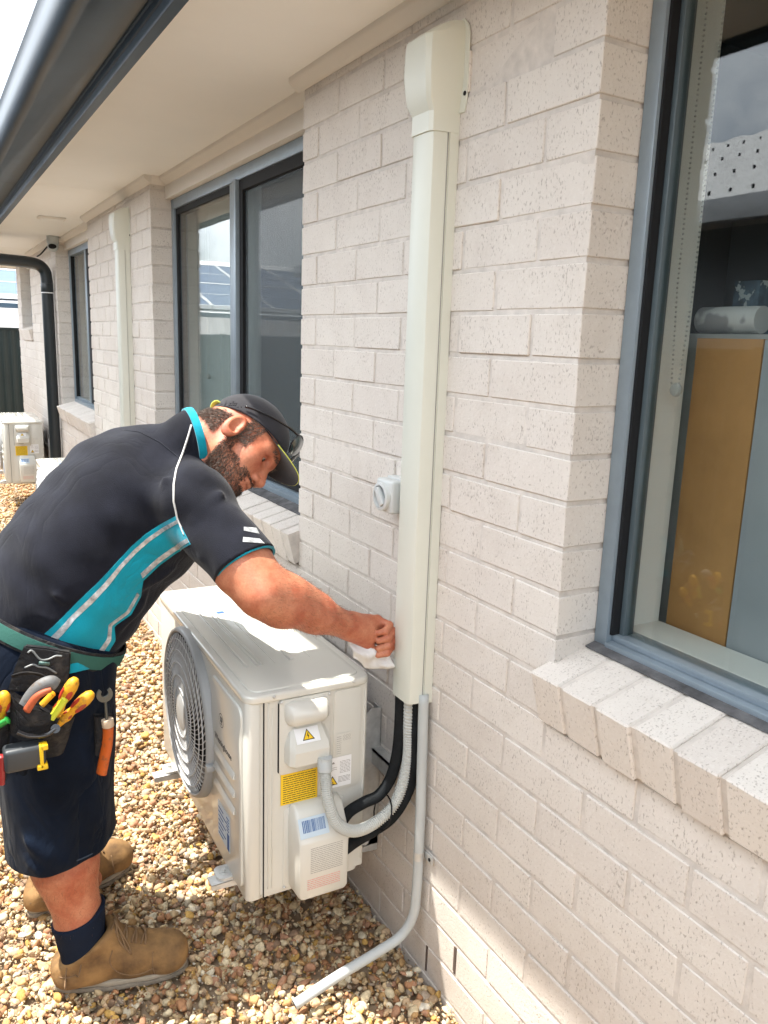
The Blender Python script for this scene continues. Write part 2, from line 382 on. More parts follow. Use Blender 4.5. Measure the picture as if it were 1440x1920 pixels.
sill(8.75, 9.62, 1.58, 'brick sill under the small far window')

# windows -------------------------------------------------------------
def window(y0, y1, z0, z1, parts, label):
    w_ = empty('window', (0.1, y0, z0)); adopt(w_, house); w_['label'] = label
    return w_
def wp(name, mb, m, w_, smooth=30):
    o = mb.build(name, m, None, smooth); o.parent = w_
    o.matrix_parent_inverse = (w_.matrix_parent_inverse.to_4x4() if False else Matrix.Translation(-(Vector(w_.location)))); return o
def outer_frame(mb, y0, y1, z0, z1, t=0.036, x0=0.098, x1=0.165, sill_h=0.045, st=0.026):
    mb.box(x0, x1, y0, y0 + t, z0, z1, 0.0015); mb.box(x0, x1, y1 - t, y1, z0, z1, 0.0015)
    mb.box(x0 + .001, x1, y0 + t, y1 - t, z1 - 0.045, z1, 0.0015)
    mb.box(x0 - .004, x1, y0 + t, y1 - t, z0, z0 + st, 0.002)
    mb.box(x0 + .014, x1, y0 + t, y1 - t, z0 + st, z0 + sill_h, 0.002)
# W0 near window
Wn = window(-0.8, 1.078, 1.012, 2.2, None, 'large fixed window at the right with boards leaning inside')
mb = MB(); outer_frame(mb, -0.8, 1.0765, 1.014, 2.255, t=0.031, sill_h=0.028, st=0.015); mb.box(0.098, 0.165, 0.1, 0.14, 1.042, 2.2, 0.002)
wp('frame', mb, M['frame'], Wn)
for a, b in ((-0.764, 0.1), (0.14, 1.0455)):
    mb = MB(); mb.box(0.112, 0.16, a, a + 0.012, 1.042, 2.21); mb.box(0.106, 0.16, b - 0.006, b, 1.042, 2.21)
    mb.box(0.112, 0.16, a + 0.012, b - 0.008, 2.19, 2.21)
    wp('gasket', mb, M['frame_in'], Wn, None)
    mb = MB(); mb.box(0.124, 0.150, b - 0.018, b - 0.0065, 1.042, 2.19, 0.001); wp('sash', mb, M['sash'], Wn)
    mb = MB(); mb.box(0.124, 0.150, a + 0.0125, a + 0.026, 1.042, 2.19, 0.001); wp('sash', mb, M['sash'], Wn)
    mb = MB(); mb.box(0.132, 0.136, a + .012, b - .006, 1.040, 2.2); wp('pane', mb, M['glass'], Wn, None)
mb = MB(); mb.prism([(0.074, 1.0125), (0.074, 1.0155), (0.12, 1.026), (0.12, 1.02)], 1, -0.8, 1.074); wp('flashing', mb, M['flash'], Wn)
# W1 middle window
Wm = window(2.276, 4.04, 1.012, 2.205, None, 'two pane sliding window behind the man, right pane with an insect screen')
mb = MB(); outer_frame(mb, 2.278, 4.038, 1.012, 2.205)
mb.box(0.100, 0.15, 3.145, 3.205, 1.057, 2.16, 0.002); mb.box(0.088, 0.13, 3.105, 3.142, 1.04, 2.162, 0.002)
wp('frame', mb, M['frame'], Wm)
mb = MB(); mb.box(0.104, 0.128, 3.07, 3.104, 1.057, 2.16, 0.001); mb.box(0.104, 0.128, 2.314, 2.33, 1.057, 2.16, 0.001)
mb.box(0.104, 0.128, 2.33, 3.07, 2.12, 2.16, 0.001); mb.box(0.104, 0.128, 2.33, 3.07, 1.057, 1.085, 0.001)
mb.box(0.11, 0.15, 3.975, 4.002, 1.057, 2.16); mb.box(0.11, 0.15, 3.205, 3.975, 2.135, 2.16)
wp('gasket', mb, M['frame_in'], Wm, None)
mb = MB(); mb.box(0.116, 0.120, 3.2, 3.98, 1.05, 2.14); mb.box(0.136, 0.140, 2.32, 3.15, 1.05, 2.14)
wp('pane', mb, M['glass'], Wm, None)
scm = bpy.data.materials.new('insect_mesh'); scm.use_nodes = True; t = scm.node_tree; t.nodes.clear()
d1 = N(t, 'ShaderNodeBsdfPrincipled'); d1.inputs['Base Color'].default_value = (0.10, 0.12, 0.13, 1); d1.inputs['Roughness'].default_value = 0.5
t1 = N(t, 'ShaderNodeBsdfTransparent'); tcs = N(t, 'ShaderNodeTexCoord'); nn = N(t, 'ShaderNodeTexNoise', Scale=5.0, Detail=4.0)
mps = N(t, 'ShaderNodeMapping'); mps.inputs['Scale'].default_value = (1, 30, 1); t.links.new(tcs.outputs['Object'], mps.inputs[0]); t.links.new(mps.outputs[0], nn.inputs['Vector'])
rr = N(t, 'ShaderNodeMapRange'); rr.inputs[3].default_value = 0.26; rr.inputs[4].default_value = 0.42; t.links.new(nn.outputs[0], rr.inputs[0])
ms = N(t, 'ShaderNodeMixShader'); t.links.new(rr.outputs[0], ms.inputs[0]); t.links.new(t1.outputs[0], ms.inputs[1]); t.links.new(d1.outputs[0], ms.inputs[2])
oo = N(t, 'ShaderNodeOutputMaterial'); t.links.new(ms.outputs[0], oo.inputs[0])
mb = MB(); mb.box(0.116, 0.117, 2.33, 3.07, 1.08, 2.125); wp('insect_screen', mb, scm, Wm, None)
mb = MB(); mb.prism([(0.052, 1.0065), (0.052, 1.0095), (0.12, 1.026), (0.12, 1.02)], 1, 2.28, 4.03); wp('flashing', mb, M['flash'], Wm)
# W2
Wf = window(5.67, 7.08, 1.012, 2.2, None, 'narrow looking window beside the black downpipe')
mb = MB(); outer_frame(mb, 5.672, 7.078, 1.012, 2.205); mb.box(0.10, 0.15, 6.34, 6.40, 1.057, 2.16, 0.002); wp('frame', mb, M['frame'], Wf)
mb = MB(); mb.box(0.104, 0.15, 6.27, 6.338, 1.057, 2.16); wp('gasket', mb, M['frame_in'], Wf, None); mb = MB(); mb.box(0.108, 0.15, 7.02, 7.04, 1.057, 2.16); wp('gasket', mb, M['frame_in'], Wf, None)
mb = MB(); mb.box(0.12, 0.124, 5.7, 7.04, 1.05, 2.17); wp('pane', mb, M['glass'], Wf, None)
# W3
Wt = window(8.75, 9.62, 1.6, 2.2, None, 'small high window beyond the black downpipe')
mb = MB(); outer_frame(mb, 8.752, 9.618, 1.61, 2.205); wp('frame', mb, M['frame'], Wt)
mb = MB(); mb.box(0.12, 0.124, 8.78, 9.59, 1.64, 2.17); wp('pane', mb, M['glass'], Wt, None)

# head boards, cornice, soffit, fascia, gutter, roof
for a, b in ((2.277, 4.039), (5.671, 7.079), (8.751, 9.619), (-0.8, 1.077)):
    mb = MB(); mb.box(0.070, 0.125, a, b, 2.206 if a > 0 else 2.256, 2.30, 0.001); hp('window_head', mb, M['trim'])
def cornice(segs):
    m = MB()
    for ax, a, b, x in segs:
        # profile offset outwards (u) / z
        pr = [(0, 2.2655), (-0.010, 2.2655), (-0.014, 2.272), (-0.030, 2.284), (-0.034, 2.2905), (-0.034, 2.3005), (0, 2.3005)]
        if ax == 'y': m.prism([(x + u, z) for u, z in pr], 1, a, b)
        elif ax == 'x+': m.prism([(x - u, z) for u, z in pr], 0, a, b)       # runs along x, mould faces +y
        elif ax == 'x-': m.prism([(x + u, z) for u, z in pr], 0, a, b)
    return m
sg = []
PAN = [(-1.6, -0.8), (1.078, 2.276), (4.04, 5.67), (7.08, 8.75), (9.62, 9.98)]
for a, b in PAN:
    sg.append(('y', a - 0.03, b + 0.03, 0.0)); sg.append(('x-', 0.0002, 0.075, a)); sg.append(('x+', 0.0002, 0.075, b))
for a, b in ((-0.8, 1.078), (2.276, 4.04), (5.67, 7.08), (8.75, 9.62)): sg.append(('y', a + 0.035, b - 0.035, 0.070))
hp('cornice', cornice(sg), M['trim'], smooth=60)
# note: axis-0 prisms take (y,z) points, axis-1 prisms take (x,z)
mb = MB(); yj = [-1.8, 0.6, 4.62, 8.3, 10.9]
for i in range(4): mb.box(-0.436, 0.12, yj[i] + 0.0015, yj[i + 1] - 0.0015, 2.3005, 2.3065, 0.0012)
hp('soffit', mb, M['soffit'])
mb = MB(); mb.box(-0.44, 0.12, -1.8, 10.9, 2.307, 2.32); mb.box(-0.44, 0.4, 10.9, 10.93, 2.285, 2.5); hp('eave_backing', mb, M['trim'])
GP = [(-0.4365, 2.2995), (-0.440, 2.2855), (-0.468, 2.2855), (-0.470, 2.289), (-0.470, 2.309), (-0.474, 2.312), (-0.474, 2.329), (-0.478, 2.333)]
mb = MB(); mb.prism(GP + [(-0.478, 2.46), (-0.4365, 2.46)], 1, -1.8, 10.92); hp('fascia', mb, M['gutter'], smooth=20)
a_ = [(-0.4785, 2.337), (-0.485, 2.342), (-0.54, 2.340), (-0.590, 2.3375), (-0.596, 2.334), (-0.602, 2.334)]
for k in range(0, 11):
    t_ = radians(-90 - 9 * k * 1.0); a_.append((-0.602 + 0.048 * cos(t_), 2.382 + 0.048 * sin(t_)))
a_ += [(-0.651, 2.40), (-0.648, 2.42), (-0.652, 2.434), (-0.657, 2.442), (-0.655, 2.451), (-0.648, 2.454), (-0.641, 2.449)]
inner = [(x + 0.004, z + 0.003) for x, z in a_[::-1]]
for i, (y0, y1) in enumerate(((-1.8, 4.95), (4.952, 10.94))):
    mb = MB(); mb.prism(a_ + inner, 1, y0, y1); hp('gutter', mb, M['gutter'], smooth=40)
mb = MB()
mb.prism([(-0.56, 2.445), (-0.56, 2.46), (4.5, 4.34), (4.5, 4.325)], 1, -1.9, 10.95)
hp('roof', mb, mat('roof_metal', (0.16, 0.18, 0.19), 0.5, 0.4))  # unseen roof sheet, added to block the sun and shade the windows
# rooms behind the windows
rm = mat('room_wall_paint', (0.42, 0.44, 0.45), 0.85, 0.2, var=0.03)
mb = MB()
mb.box(0.27, 3.2, -0.95, -0.9, 0.5, 2.42); mb.box(0.27, 3.2, 1.62, 1.66, 0.5, 2.42); mb.box(3.2, 3.24, -0.95, 1.66, 0.5, 2.42)
mb.box(0.25, 3.2, -0.95, 10, 2.4, 2.45); mb.box(0.25, 3.2, -0.95, 10, 0.44, 0.48)
mb.box(0.27, 3.2, 2.0, 2.04, 0.5, 2.42); mb.box(0.27, 3.2, 4.3, 4.34, 0.5, 2.42); mb.box(3.2, 3.24, 2.0, 10, 0.5, 2.42)
mb.box(0.27, 3.2, 5.4, 5.44, 0.5, 2.42); mb.box(0.27, 3.2, 7.3, 7.34, 0.5, 2.42); mb.box(0.27, 3.2, 9.8, 9.84, 0.5, 2.42)
# inner leaf with openings
for a, b in ((-1.6, -0.8), (1.068, 2.29), (4.026, 5.69), (7.06, 8.77), (9.6, 9.97)): mb.box(0.166, 0.265, a, b, 0.3, 2.42)
for a, b, z0, z1 in ((-0.8, 1.068, 1.040, 2.19), (2.29, 4.026, 1.036, 2.19), (5.69, 7.06, 1.036, 2.19), (8.77, 9.6, 1.62, 2.19)):
    mb.box(0.168, 0.265, a, b, 0.3, z0, 0.001); mb.box(0.168, 0.265, a, b, z1, 2.42)
hp('inner_wall', mb, M['soffit'], smooth=None)
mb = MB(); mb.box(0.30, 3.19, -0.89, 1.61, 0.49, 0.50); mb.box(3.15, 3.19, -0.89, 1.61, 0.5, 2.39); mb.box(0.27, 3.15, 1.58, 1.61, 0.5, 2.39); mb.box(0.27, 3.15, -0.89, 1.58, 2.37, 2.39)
hp('room_shade_skin', mb, mat('unlit_room_black', (0.035, 0.04, 0.045), 0.9, 0.2), smooth=None)  # near-black skin over the pale room walls, its colour stands for unlit depth
# end wall of the house beyond
mb = MB(); mb.box(0.006, 4.5, 9.985, 10.0, 0, 2.4); mb.box(4.5, 4.55, -1.6, 10, 0, 4.3); mb.box(0.006, 4.5, -1.65, -1.61, 0, 2.5); hp('end_wall', mb, M['trim'], smooth=None)
# blinds of the far windows
bl = mat('grey_blind', (0.58, 0.63, 0.64), 0.8, 0.3, var=0.02)
for (a, b, z0, z1, x, mm) in ((2.31, 3.12, 1.06, 2.18, 0.20, mat('dark_blind', (0.16, 0.18, 0.19), 0.8, 0.3)), (3.16, 4.02, 1.05, 2.18, 0.215, bl), (5.7, 7.05, 1.05, 2.18, 0.2, bl), (8.78, 9.59, 1.63, 2.18, 0.2, bl)):
    mb = MB(); mb.box(x, x + 0.002, a, b, z0, z1); mb.cyl((x, a, z0), (x, b, z0), 0.009, n=10); mb.cyl((x + 0.02, a, z1 - 0.01), (x + 0.02, b, z1 - 0.01), 0.018, n=14)
    o = hp('roller_blind', mb, mm, smooth=40)

# ground ---------------------------------------------------------------
gm = mat('ground_earth', (0.36, 0.27, 0.18), 0.95, 0.1, var=0.25, vs=9, bump=1.0, bs=40, col2=(0.22, 0.16, 0.11))
mb = MB(); mb.quad((-150, -150, -0.03), (150, -150, -0.03), (150, 150, -0.03), (-150, 150, -0.03))
g = mb.build('ground', gm, None, None); tagp(g, kind='structure')

# gravel: real pebbles in a single sheet -------------------------------
def pebble_variants(sub, n):
    out = []
    for i in range(n):
        b = bmesh.new(); bmesh.ops.create_icosphere(b, subdivisions=sub, radius=1)
        v = np.array([x.co[:] for x in b.verts]); f = np.array([[x.index for x in q.verts] for q in b.faces]); b.free()
        for _ in range(11):       # planar cuts give angular river stones
            d = RNG.normal(size=3); d /= np.linalg.norm(d); h = RNG.uniform(0.45, 0.85)
            s_ = v @ d; ex = np.clip(s_ - h, 0, None); v = v - np.outer(ex * 0.8, d)
        v *= np.array([1.0, RNG.uniform(0.6, 0.95), RNG.uniform(0.42, 0.7)])
        out.append((v, f))
    return out
def rand_rot(n):
    q = RNG.normal(size=(n, 4)); q /= np.linalg.norm(q, axis=1)[:, None]; a, b, c, d = q.T
    return np.stack([np.stack([a*a+b*b-c*c-d*d, 2*(b*c-a*d), 2*(b*d+a*c)], -1), np.stack([2*(b*c+a*d), a*a-b*b+c*c-d*d, 2*(c*d-a*b)], -1), np.stack([2*(b*d-a*c), 2*(c*d+a*b), a*a-b*b-c*c+d*d], -1)], 1)
def scatter(x0, x1, y0, y1, dens, rmin, rmax, sub, zlo, zhi, flat=0.6):
    n = int((x1 - x0) * (y1 - y0) * dens); P = np.stack([RNG.uniform(x0, x1, n), RNG.uniform(y0, y1, n), RNG.uniform(zlo, zhi, n)], 1)
    r = RNG.uniform(rmin, rmax, n) * RNG.choice([0.55, 0.8, 1, 1, 1.3], n); R = rand_rot(n)
    # mostly lying flat: blend with z-rotation
    a = RNG.uniform(0, 2 * pi, n); Z = np.zeros((n, 3, 3)); Z[:, 0, 0] = np.cos(a); Z[:, 0, 1] = -np.sin(a); Z[:, 1, 0] = np.sin(a); Z[:, 1, 1] = np.cos(a); Z[:, 2, 2] = 1
    tl = RNG.normal(0, 0.38, (n, 2)); T = np.zeros((n, 3, 3)); cx, sx = np.cos(tl[:, 0]), np.sin(tl[:, 0]); T[:, 0, 0] = 1; T[:, 1, 1] = cx; T[:, 1, 2] = -sx; T[:, 2, 1] = sx; T[:, 2, 2] = cx
    U = np.zeros((n, 3, 3)); cy, sy = np.cos(tl[:, 1]), np.sin(tl[:, 1]); U[:, 1, 1] = 1; U[:, 0, 0] = cy; U[:, 0, 2] = sy; U[:, 2, 0] = -sy; U[:, 2, 2] = cy
    F_ = Z @ T @ U; m = RNG.random(n) < flat; R[m] = F_[m]
    var = pebble_variants(sub, 14); vi = RNG.integers(0, 14, n); VV, FF, CC = [], [], []; off = 0
    pal = np.array([(0.52, 0.32, 0.14), (0.64, 0.48, 0.28), (0.70, 0.58, 0.38), (0.43, 0.22, 0.11), (0.74, 0.65, 0.48), (0.60, 0.37, 0.11), (0.34, 0.22, 0.14), (0.50, 0.27, 0.16), (0.62, 0.44, 0.27), (0.40, 0.32, 0.24), (0.76, 0.70, 0.58)])
    pw = np.array([2.4, 3.4, 3, 1.4, 1.0, 1.0, .7, 1.5, 3, .9, .45]); pw /= pw.sum()
    for k in range(14):
        idx = np.where(vi == k)[0]
        if not len(idx): continue
        v, f = var[k]; W = np.einsum('nij,vj->nvi', R[idx], v) * r[idx][:, None, None] + P[idx][:, None, :]
        nv = len(v); VV.append(W.reshape(-1, 3)); FF.append((f[None] + (np.arange(len(idx)) * nv)[:, None, None] + off).reshape(-1, 3)); off += nv * len(idx)
        c = pal[RNG.choice(len(pal), len(idx), p=pw)] * RNG.uniform(0.7, 1.05, (len(idx), 1)); CC.append(np.repeat(c, nv, 0))
    return np.concatenate(VV), np.concatenate(FF), np.concatenate(CC)
parts = [scatter(-1.5, -0.003, 1.05, 2.7, 6000, 0.0028, 0.0055, 1, -0.012, 0.008), scatter(-1.5, -0.005, 1.05, 2.9, 6200, 0.0085, 0.0165, 2, -0.022, 0.004),
         scatter(-1.9, -0.005, 2.9, 5.0, 3000, 0.012, 0.019, 1, -0.022, 0.004),
         scatter(-1.9, -0.005, 5.0, 11.4, 1500, 0.012, 0.021, 1, -0.024, 0.002),
         scatter(-1.9, -0.005, -1.0, 1.05, 900, 0.012, 0.02, 1, -0.022, 0.004)]
VV, FF, CC = [], [], []; off = 0
for v, f, c in parts: VV.append(v); FF.append(f + off); CC.append(c); off += len(v)
VV = np.concatenate(VV); FF = np.concatenate(FF); CC = np.concatenate(CC)
me = bpy.data.meshes.new('gravel'); me.vertices.add(len(VV)); me.vertices.foreach_set('co', VV.ravel()); nf = len(FF)
me.loops.add(nf * 3); me.polygons.add(nf); me.loops.foreach_set('vertex_index', FF.ravel().astype(np.int32))
me.polygons.foreach_set('loop_start', np.arange(0, nf * 3, 3, dtype=np.int32)); me.polygons.foreach_set('loop_total', np.full(nf, 3, np.int32))
me.update(); ca = me.color_attributes.new('stone', 'FLOAT_COLOR', 'POINT'); ca.data.foreach_set('color', np.concatenate([CC, np.ones((len(CC), 1))], 1).ravel())
pm = bpy.data.materials.new('pebble_stone'); pm.use_nodes = True; t = pm.node_tree; b_ = t.nodes['Principled BSDF']; b_.inputs['Roughness'].default_value = 0.8; b_.inputs['Specular IOR Level'].default_value = 0.3
at = N(t, 'ShaderNodeAttribute', attribute_name='stone'); tcp = N(t, 'ShaderNodeTexCoord'); nn = N(t, 'ShaderNodeTexNoise', Scale=110.0, Detail=4.0); t.links.new(tcp.outputs['Object'], nn.inputs['Vector'])
hs = N(t, 'ShaderNodeMix', data_type='RGBA', blend_type='MULTIPLY'); hs.inputs[0].default_value = 1.0; t.links.new(at.outputs['Color'], hs.inputs[6])
kr = N(t, 'ShaderNodeMapRange'); kr.inputs[1].default_value = 0.3; kr.inputs[2].default_value = 0.7; kr.inputs[3].default_value = 0.68; kr.inputs[4].default_value = 1.15; t.links.new(nn.outputs[0], kr.inputs[0]); t.links.new(kr.outputs[0], hs.inputs[7])
t.links.new(hs.outputs[2], b_.inputs['Base Color'])
gr = link('gravel', me, pm, None, 180); tagp(gr, kind='stuff', label='loose tan and brown river pebbles covering the side yard', cat='gravel')

# fences, neighbour ------------------------------------------------------
def fence(name, p0, p1, h, label):
    d = Vector(p1) - Vector(p0); L_ = d.length; root = empty(name, (*p0, 0), math.atan2(d.y, d.x), label=label, cat='fence')
    mb = MB(); n = int(L_ / 0.095); pts = []
    for i in range(n * 4 + 1): pts.append((L_ * i / (n * 4), (0, 0.012, 0.012, 0)[i % 4]))
    mb.prism(pts + [(x, y - 0.004) for x, y in pts[::-1]], 2, 0.02, h); o = mb.build('panel', M['fence'], root, None)
    mb = MB(); mb.box(0, L_, -0.012, 0.024, h - 0.03, h, 0.003); o = mb.build('top_rail', M['fence'], root)
    for k in range(int(L_ / 2.4) + 1):
        mb = MB(); mb.box(k * 2.4 - 0.025, k * 2.4 + 0.025, -0.03, 0.04, 0, h + 0.01, 0.003); mb.build('post', M['fence'], root)
    return root
fence('metal_fence', (-1.95, 11.45), (1.6, 11.45), 1.60, 'dark steel panel fence closing the far end of the yard')
fence('metal_fence', (-1.95, -2.5), (-1.95, 11.4), 1.60, 'long dark steel boundary fence parallel to the brick wall, seen reflected in the glass')
nh = empty('neighbour_house', (-3.0, 4, 0), label='pale neighbouring house with a screwed metal roof reflected in the windows', cat='house')
mb = MB(); mb.box(-7, -3.2, -6, 9.0, 0, 2.35); adopt(mb.build('wall', mat('neighbour_render', (0.30, 0.31, 0.32), 0.85), None), nh)
rs = mat('white_roof_sheet', (0.72, 0.73, 0.74), 0.45, 0.5)
mb = MB(); pts = []
n = 200
for i in range(n + 1): pts.append((-6 + 15.2 * i / n, 0.018 * (1 if (i // 2) % 2 else 0)))
b = bmesh.new(); vs = [[b.verts.new((x, y, z + dz)) for y, dz in pts] for x, z in ((-2.75, 2.42), (-5.2, 3.45))]
vs += [[b.verts.new((-7.6, y, 2.42 + dz)) for y, dz in pts]]
for r_ in range(2):
    for i in range(n): b.faces.new((vs[r_][i], vs[r_][i + 1], vs[r_ + 1][i + 1], vs[r_ + 1][i]))
mb.add(b); mb.box(-2.78, -2.68, -6, 9.2, 2.30, 2.43, 0.01); adopt(mb.build('roof', rs, None, 30), nh)
mb = MB()
for i in range(50):
    for t_ in (0.06, 0.3, 0.55, 0.8):
        y = -2 + i * 0.152 * 1.0; x = -2.75 - 2.45 * t_; z = 2.445 + 1.03 * t_; mb.cyl((x, y, z - 0.01), (x, y, z + 0.012), 0.009, n=6)
o = mb.build('roof_screws', M['dark'], None, None); adopt(o, nh); o['kind'] = 'stuff'

# far neighbour with solar panels --------------------------------------
fh = empty('solar_roof_house', (0.5, 15, 0), label='far house beyond the fence with solar panels on its roof', cat='house')
mb = MB(); mb.box(-12, 6, 15.0, 19, 0, 1.75); adopt(mb.build('wall', M['fence'], None), fh)
mb = MB(); n = 300; b = bmesh.new(); R_ = []
for y, z in ((14.0, 1.60), (14.0, 1.90)): R_.append([b.verts.new((-14 + 22 * i / n, y + 0.03 * (1 if (i // 2) % 2 else 0), z)) for i in range(n + 1)])
for i in range(n): b.faces.new((R_[0][i], R_[0][i + 1], R_[1][i + 1], R_[1][i]))
mb.add(b); mb.box(-14, 8, 14.05, 14.2, 1.62, 1.9); adopt(mb.build('corrugated_screen', rs, None, None), fh)
mb = MB(); mb.box(-14, 8, 14.2, 14.32, 1.90, 1.985, 0.01); adopt(mb.build('gutter', M['gutter'], None), fh)
mb = MB(); mb.prism([(14.3, 1.98), (14.3, 1.96), (18.6, 3.22), (18.6, 3.25)], 0, -14, 8); adopt(mb.build('roof', rs, None), fh)
pv = mat('solar_cell_glass', (0.05, 0.09, 0.17), 0.45, 0.25, var=0.05)
sl_ = (3.25 - 1.98) / 4.3; ey = Vector((0, 1, sl_)).normalized(); ez = Vector((0, -ey.z, ey.y))
for r_ in range(2):
    for c_ in range(16):
        mx_ = Matrix.Translation(Vector((-12.5 + c_ * 1.14, 14.45, 2.06)) + ey * (r_ * 1.72)) @ Matrix(((1, 0, 0, 0), (0, ey.y, ez.y, 0), (0, ey.z, ez.z, 0), (0, 0, 0, 1)))
        mb = MB(); b = MB(); b.box(0, 1.08, 0, 1.66, 0.03, 0.06); mb.b.free(); mb = b; mb.b.transform(mx_)
        pnl = mb.build('solar_panel', pv, None, None); adopt(pnl, fh)
        b = MB(); 
        b.box(-0.02, 1.10, -0.02, 0.0, 0.0, 0.07); b.box(-0.02, 1.10, 1.66, 1.68, 0.0, 0.07); b.box(-0.02, 0, 0, 1.66, 0, 0.07); b.box(1.08, 1.10, 0, 1.66, 0, 0.07); b.box(0, 1.08, 0.82, 0.835, 0.055, 0.066)
        b.b.transform(mx_); fr_ = b.build('panel_frame', rs, None, None); fr_.parent = pnl; fr_.matrix_parent_inverse = Matrix.Identity(4)

# ================================================================ AIR CONDITIONERS
M['blade'] = mat('fan_blade_plastic', (0.07, 0.075, 0.08), 0.5)
def build_ac():
    A = empty('air_conditioner', (0, 0, 0))
    def P(name, mb, m, par=A, smooth=30):
        o = mb.build(name, m, par, smooth); return o
    W_, D_, H_ = 0.315, 0.85, 0.531
    # casing: end panels, front shell
    mb = MB(); mb.prism(rrect(-0.300, -0.001, 0.004, D_ - 0.004, 0.010), 2, 0.010, H_ - 0.014); P('casing', mb, M['ac'], smooth=40)
    mb = MB()   # wrap-round front shell
    sh = rrect(-W_, -0.272, 0.0015, D_ - 0.0015, 0.016, 6); mb.prism(sh, 2, 0.0, H_ - 0.015, 0.002); P('front_shell', mb, M['ac'], smooth=40)
    mb = MB(); mb.prism(rrect(-0.296, -0.012, 0.010, D_ - 0.01, 0.02), 2, -0.004, 0.0095); P('base_pan', mb, M['ac'], smooth=40)
    # lid
    mb = MB(); mb.prism(rrect(-W_ - 0.004, 0.003, -0.004, D_ + 0.004, 0.030, 8), 2, H_ - 0.022, H_ - 0.002, 0.0055, seg=3)
    mb.prism(rrect(-W_ + 0.016, -0.018, 0.018, D_ - 0.018, 0.026, 8), 2, H_ - 0.006, H_ + 0.0015, 0.003); P('lid', mb, M['lid'], smooth=35)
    for x0, x1 in ((-0.262, -0.257), (-0.235, -0.231), (-0.223, -0.219), (-0.146, -0.136), (-0.188, -0.186), (-0.092, -0.090)):
        mb = MB(); mb.box(x0, x1, 0.16, 0.80, H_ + 0.0005, H_ + (0.0055 if x1 - x0 > 0.003 else 0.003), 0.0009); P('lid_rib', mb, M['ac'])
    # end-panel pressings (flat ribs)
    for i, (x0, x1, z0, z1) in enumerate(((-0.262, -0.258, 0.02, 0.505), (-0.252, -0.249, 0.02, 0.49), (-0.012, -0.008, 0.03, 0.50))):
        mb = MB(); mb.box(x0, x1, 0.0015, 0.006, z0, z1, 0.0012); P('end_rib', mb, M['ac'])
    mb = MB(); mb.prism([(x, z) for x, z in rrect(-0.095, -0.020, 0.24, 0.505, 0.012)], 1, 0.0018, 0.006, 0.0015); P('end_pressing', mb, M['ac'])
    mb = MB(); mb.prism([(x, z) for x, z in rrect(-0.222, -0.06, 0.008, 0.225, 0.016)], 1, 0.0022, 0.006, 0.0015); P('end_pressing', mb, M['ac'])
    mb = MB(); mb.box(-0.2735, -0.2715, 0.0, 0.004, 0.002, H_ - 0.022); P('seam', mb, M['dark'], smooth=None)
    # terminal cover: plate, hood, wedge
    tp = MB(); tp.prism(rrect(-0.236, -0.104, 0.318, 0.508, 0.010), 1, -0.0025, 0.004, 0.0015); T = P('terminal_cover', tp, M['ac'])
    mb = MB(); mb.box(-0.2375, -0.236, -0.002, 0.004, 0.325, 0.50); o = P('cover_gap', mb, M['dark'], T, None)
    def loft(secs):
        b = bmesh.new(); R = []
        for s_ in secs: R.append([b.verts.new(p) for p in s_])
        n = len(R[0])
        for i in range(len(R) - 1):
            for k in range(n): b.faces.new((R[i][k], R[i][(k + 1) % n], R[i + 1][(k + 1) % n], R[i + 1][k]))
        b.faces.new(R[0]); b.faces.new(R[-1][::-1]); bmesh.ops.recalc_face_normals(b, faces=list(b.faces)); return b
    def blob(secs):   # secs (z, x0, x1, depth)
        return loft([[(x0, 0.002, z), (x0 + 0.004, -d + 0.010, z), (x0 + 0.014, -d, z), (x1 - 0.014, -d, z), (x1 - 0.004, -d + 0.010, z), (x1, 0.002, z)] for z, x0, x1, d in secs])
    b = blob([(0.512 - .012, -0.222, -0.117, 0.004), (0.497, -0.224, -0.115, 0.016), (0.486, -0.225, -0.113, 0.0265), (0.470, -0.225, -0.113, 0.031), (0.456, -0.223, -0.114, 0.030), (0.446, -0.218, -0.119, 0.022), (0.441, -0.212, -0.126, 0.008)])
    mb = MB(); mb.add(b); P('hood', mb, M['ac'], T, 35)
    b = blob([(0.440, -0.208, -0.120, 0.004), (0.432, -0.210, -0.118, 0.008), (0.400, -0.222, -0.110, 0.034), (0.386, -0.224, -0.110, 0.040), (0.352, -0.224, -0.111, 0.038), (0.346, -0.220, -0.113, 0.034)])
    mb = MB(); mb.add(b); P('hood', mb, M['ac'], T, 25)
    mb = MB(); mb.box(-0.205, -0.165, -0.030, -0.004, 0.3435, 0.3458); P('slot', mb, M['dark'], T, None)
    # warning sticker on the sloping top of the wedge
    nrm = Vector((0, -0.032, 0.026)).cross(Vector((1, 0, 0)))
    ex = Vector((1, 0, 0)); ey = Vector((0, 0.026, 0.032)).normalized()
    F = frame_mx((-0.203, -0.0315, 0.4045), ex, ey)
    mb = MB(); mb.box(0, 0.060, 0, 0.036, 0.0004, 0.0010); mb.b.transform(F)
    St = P('warning_sticker', mb, M['white'], T, None)
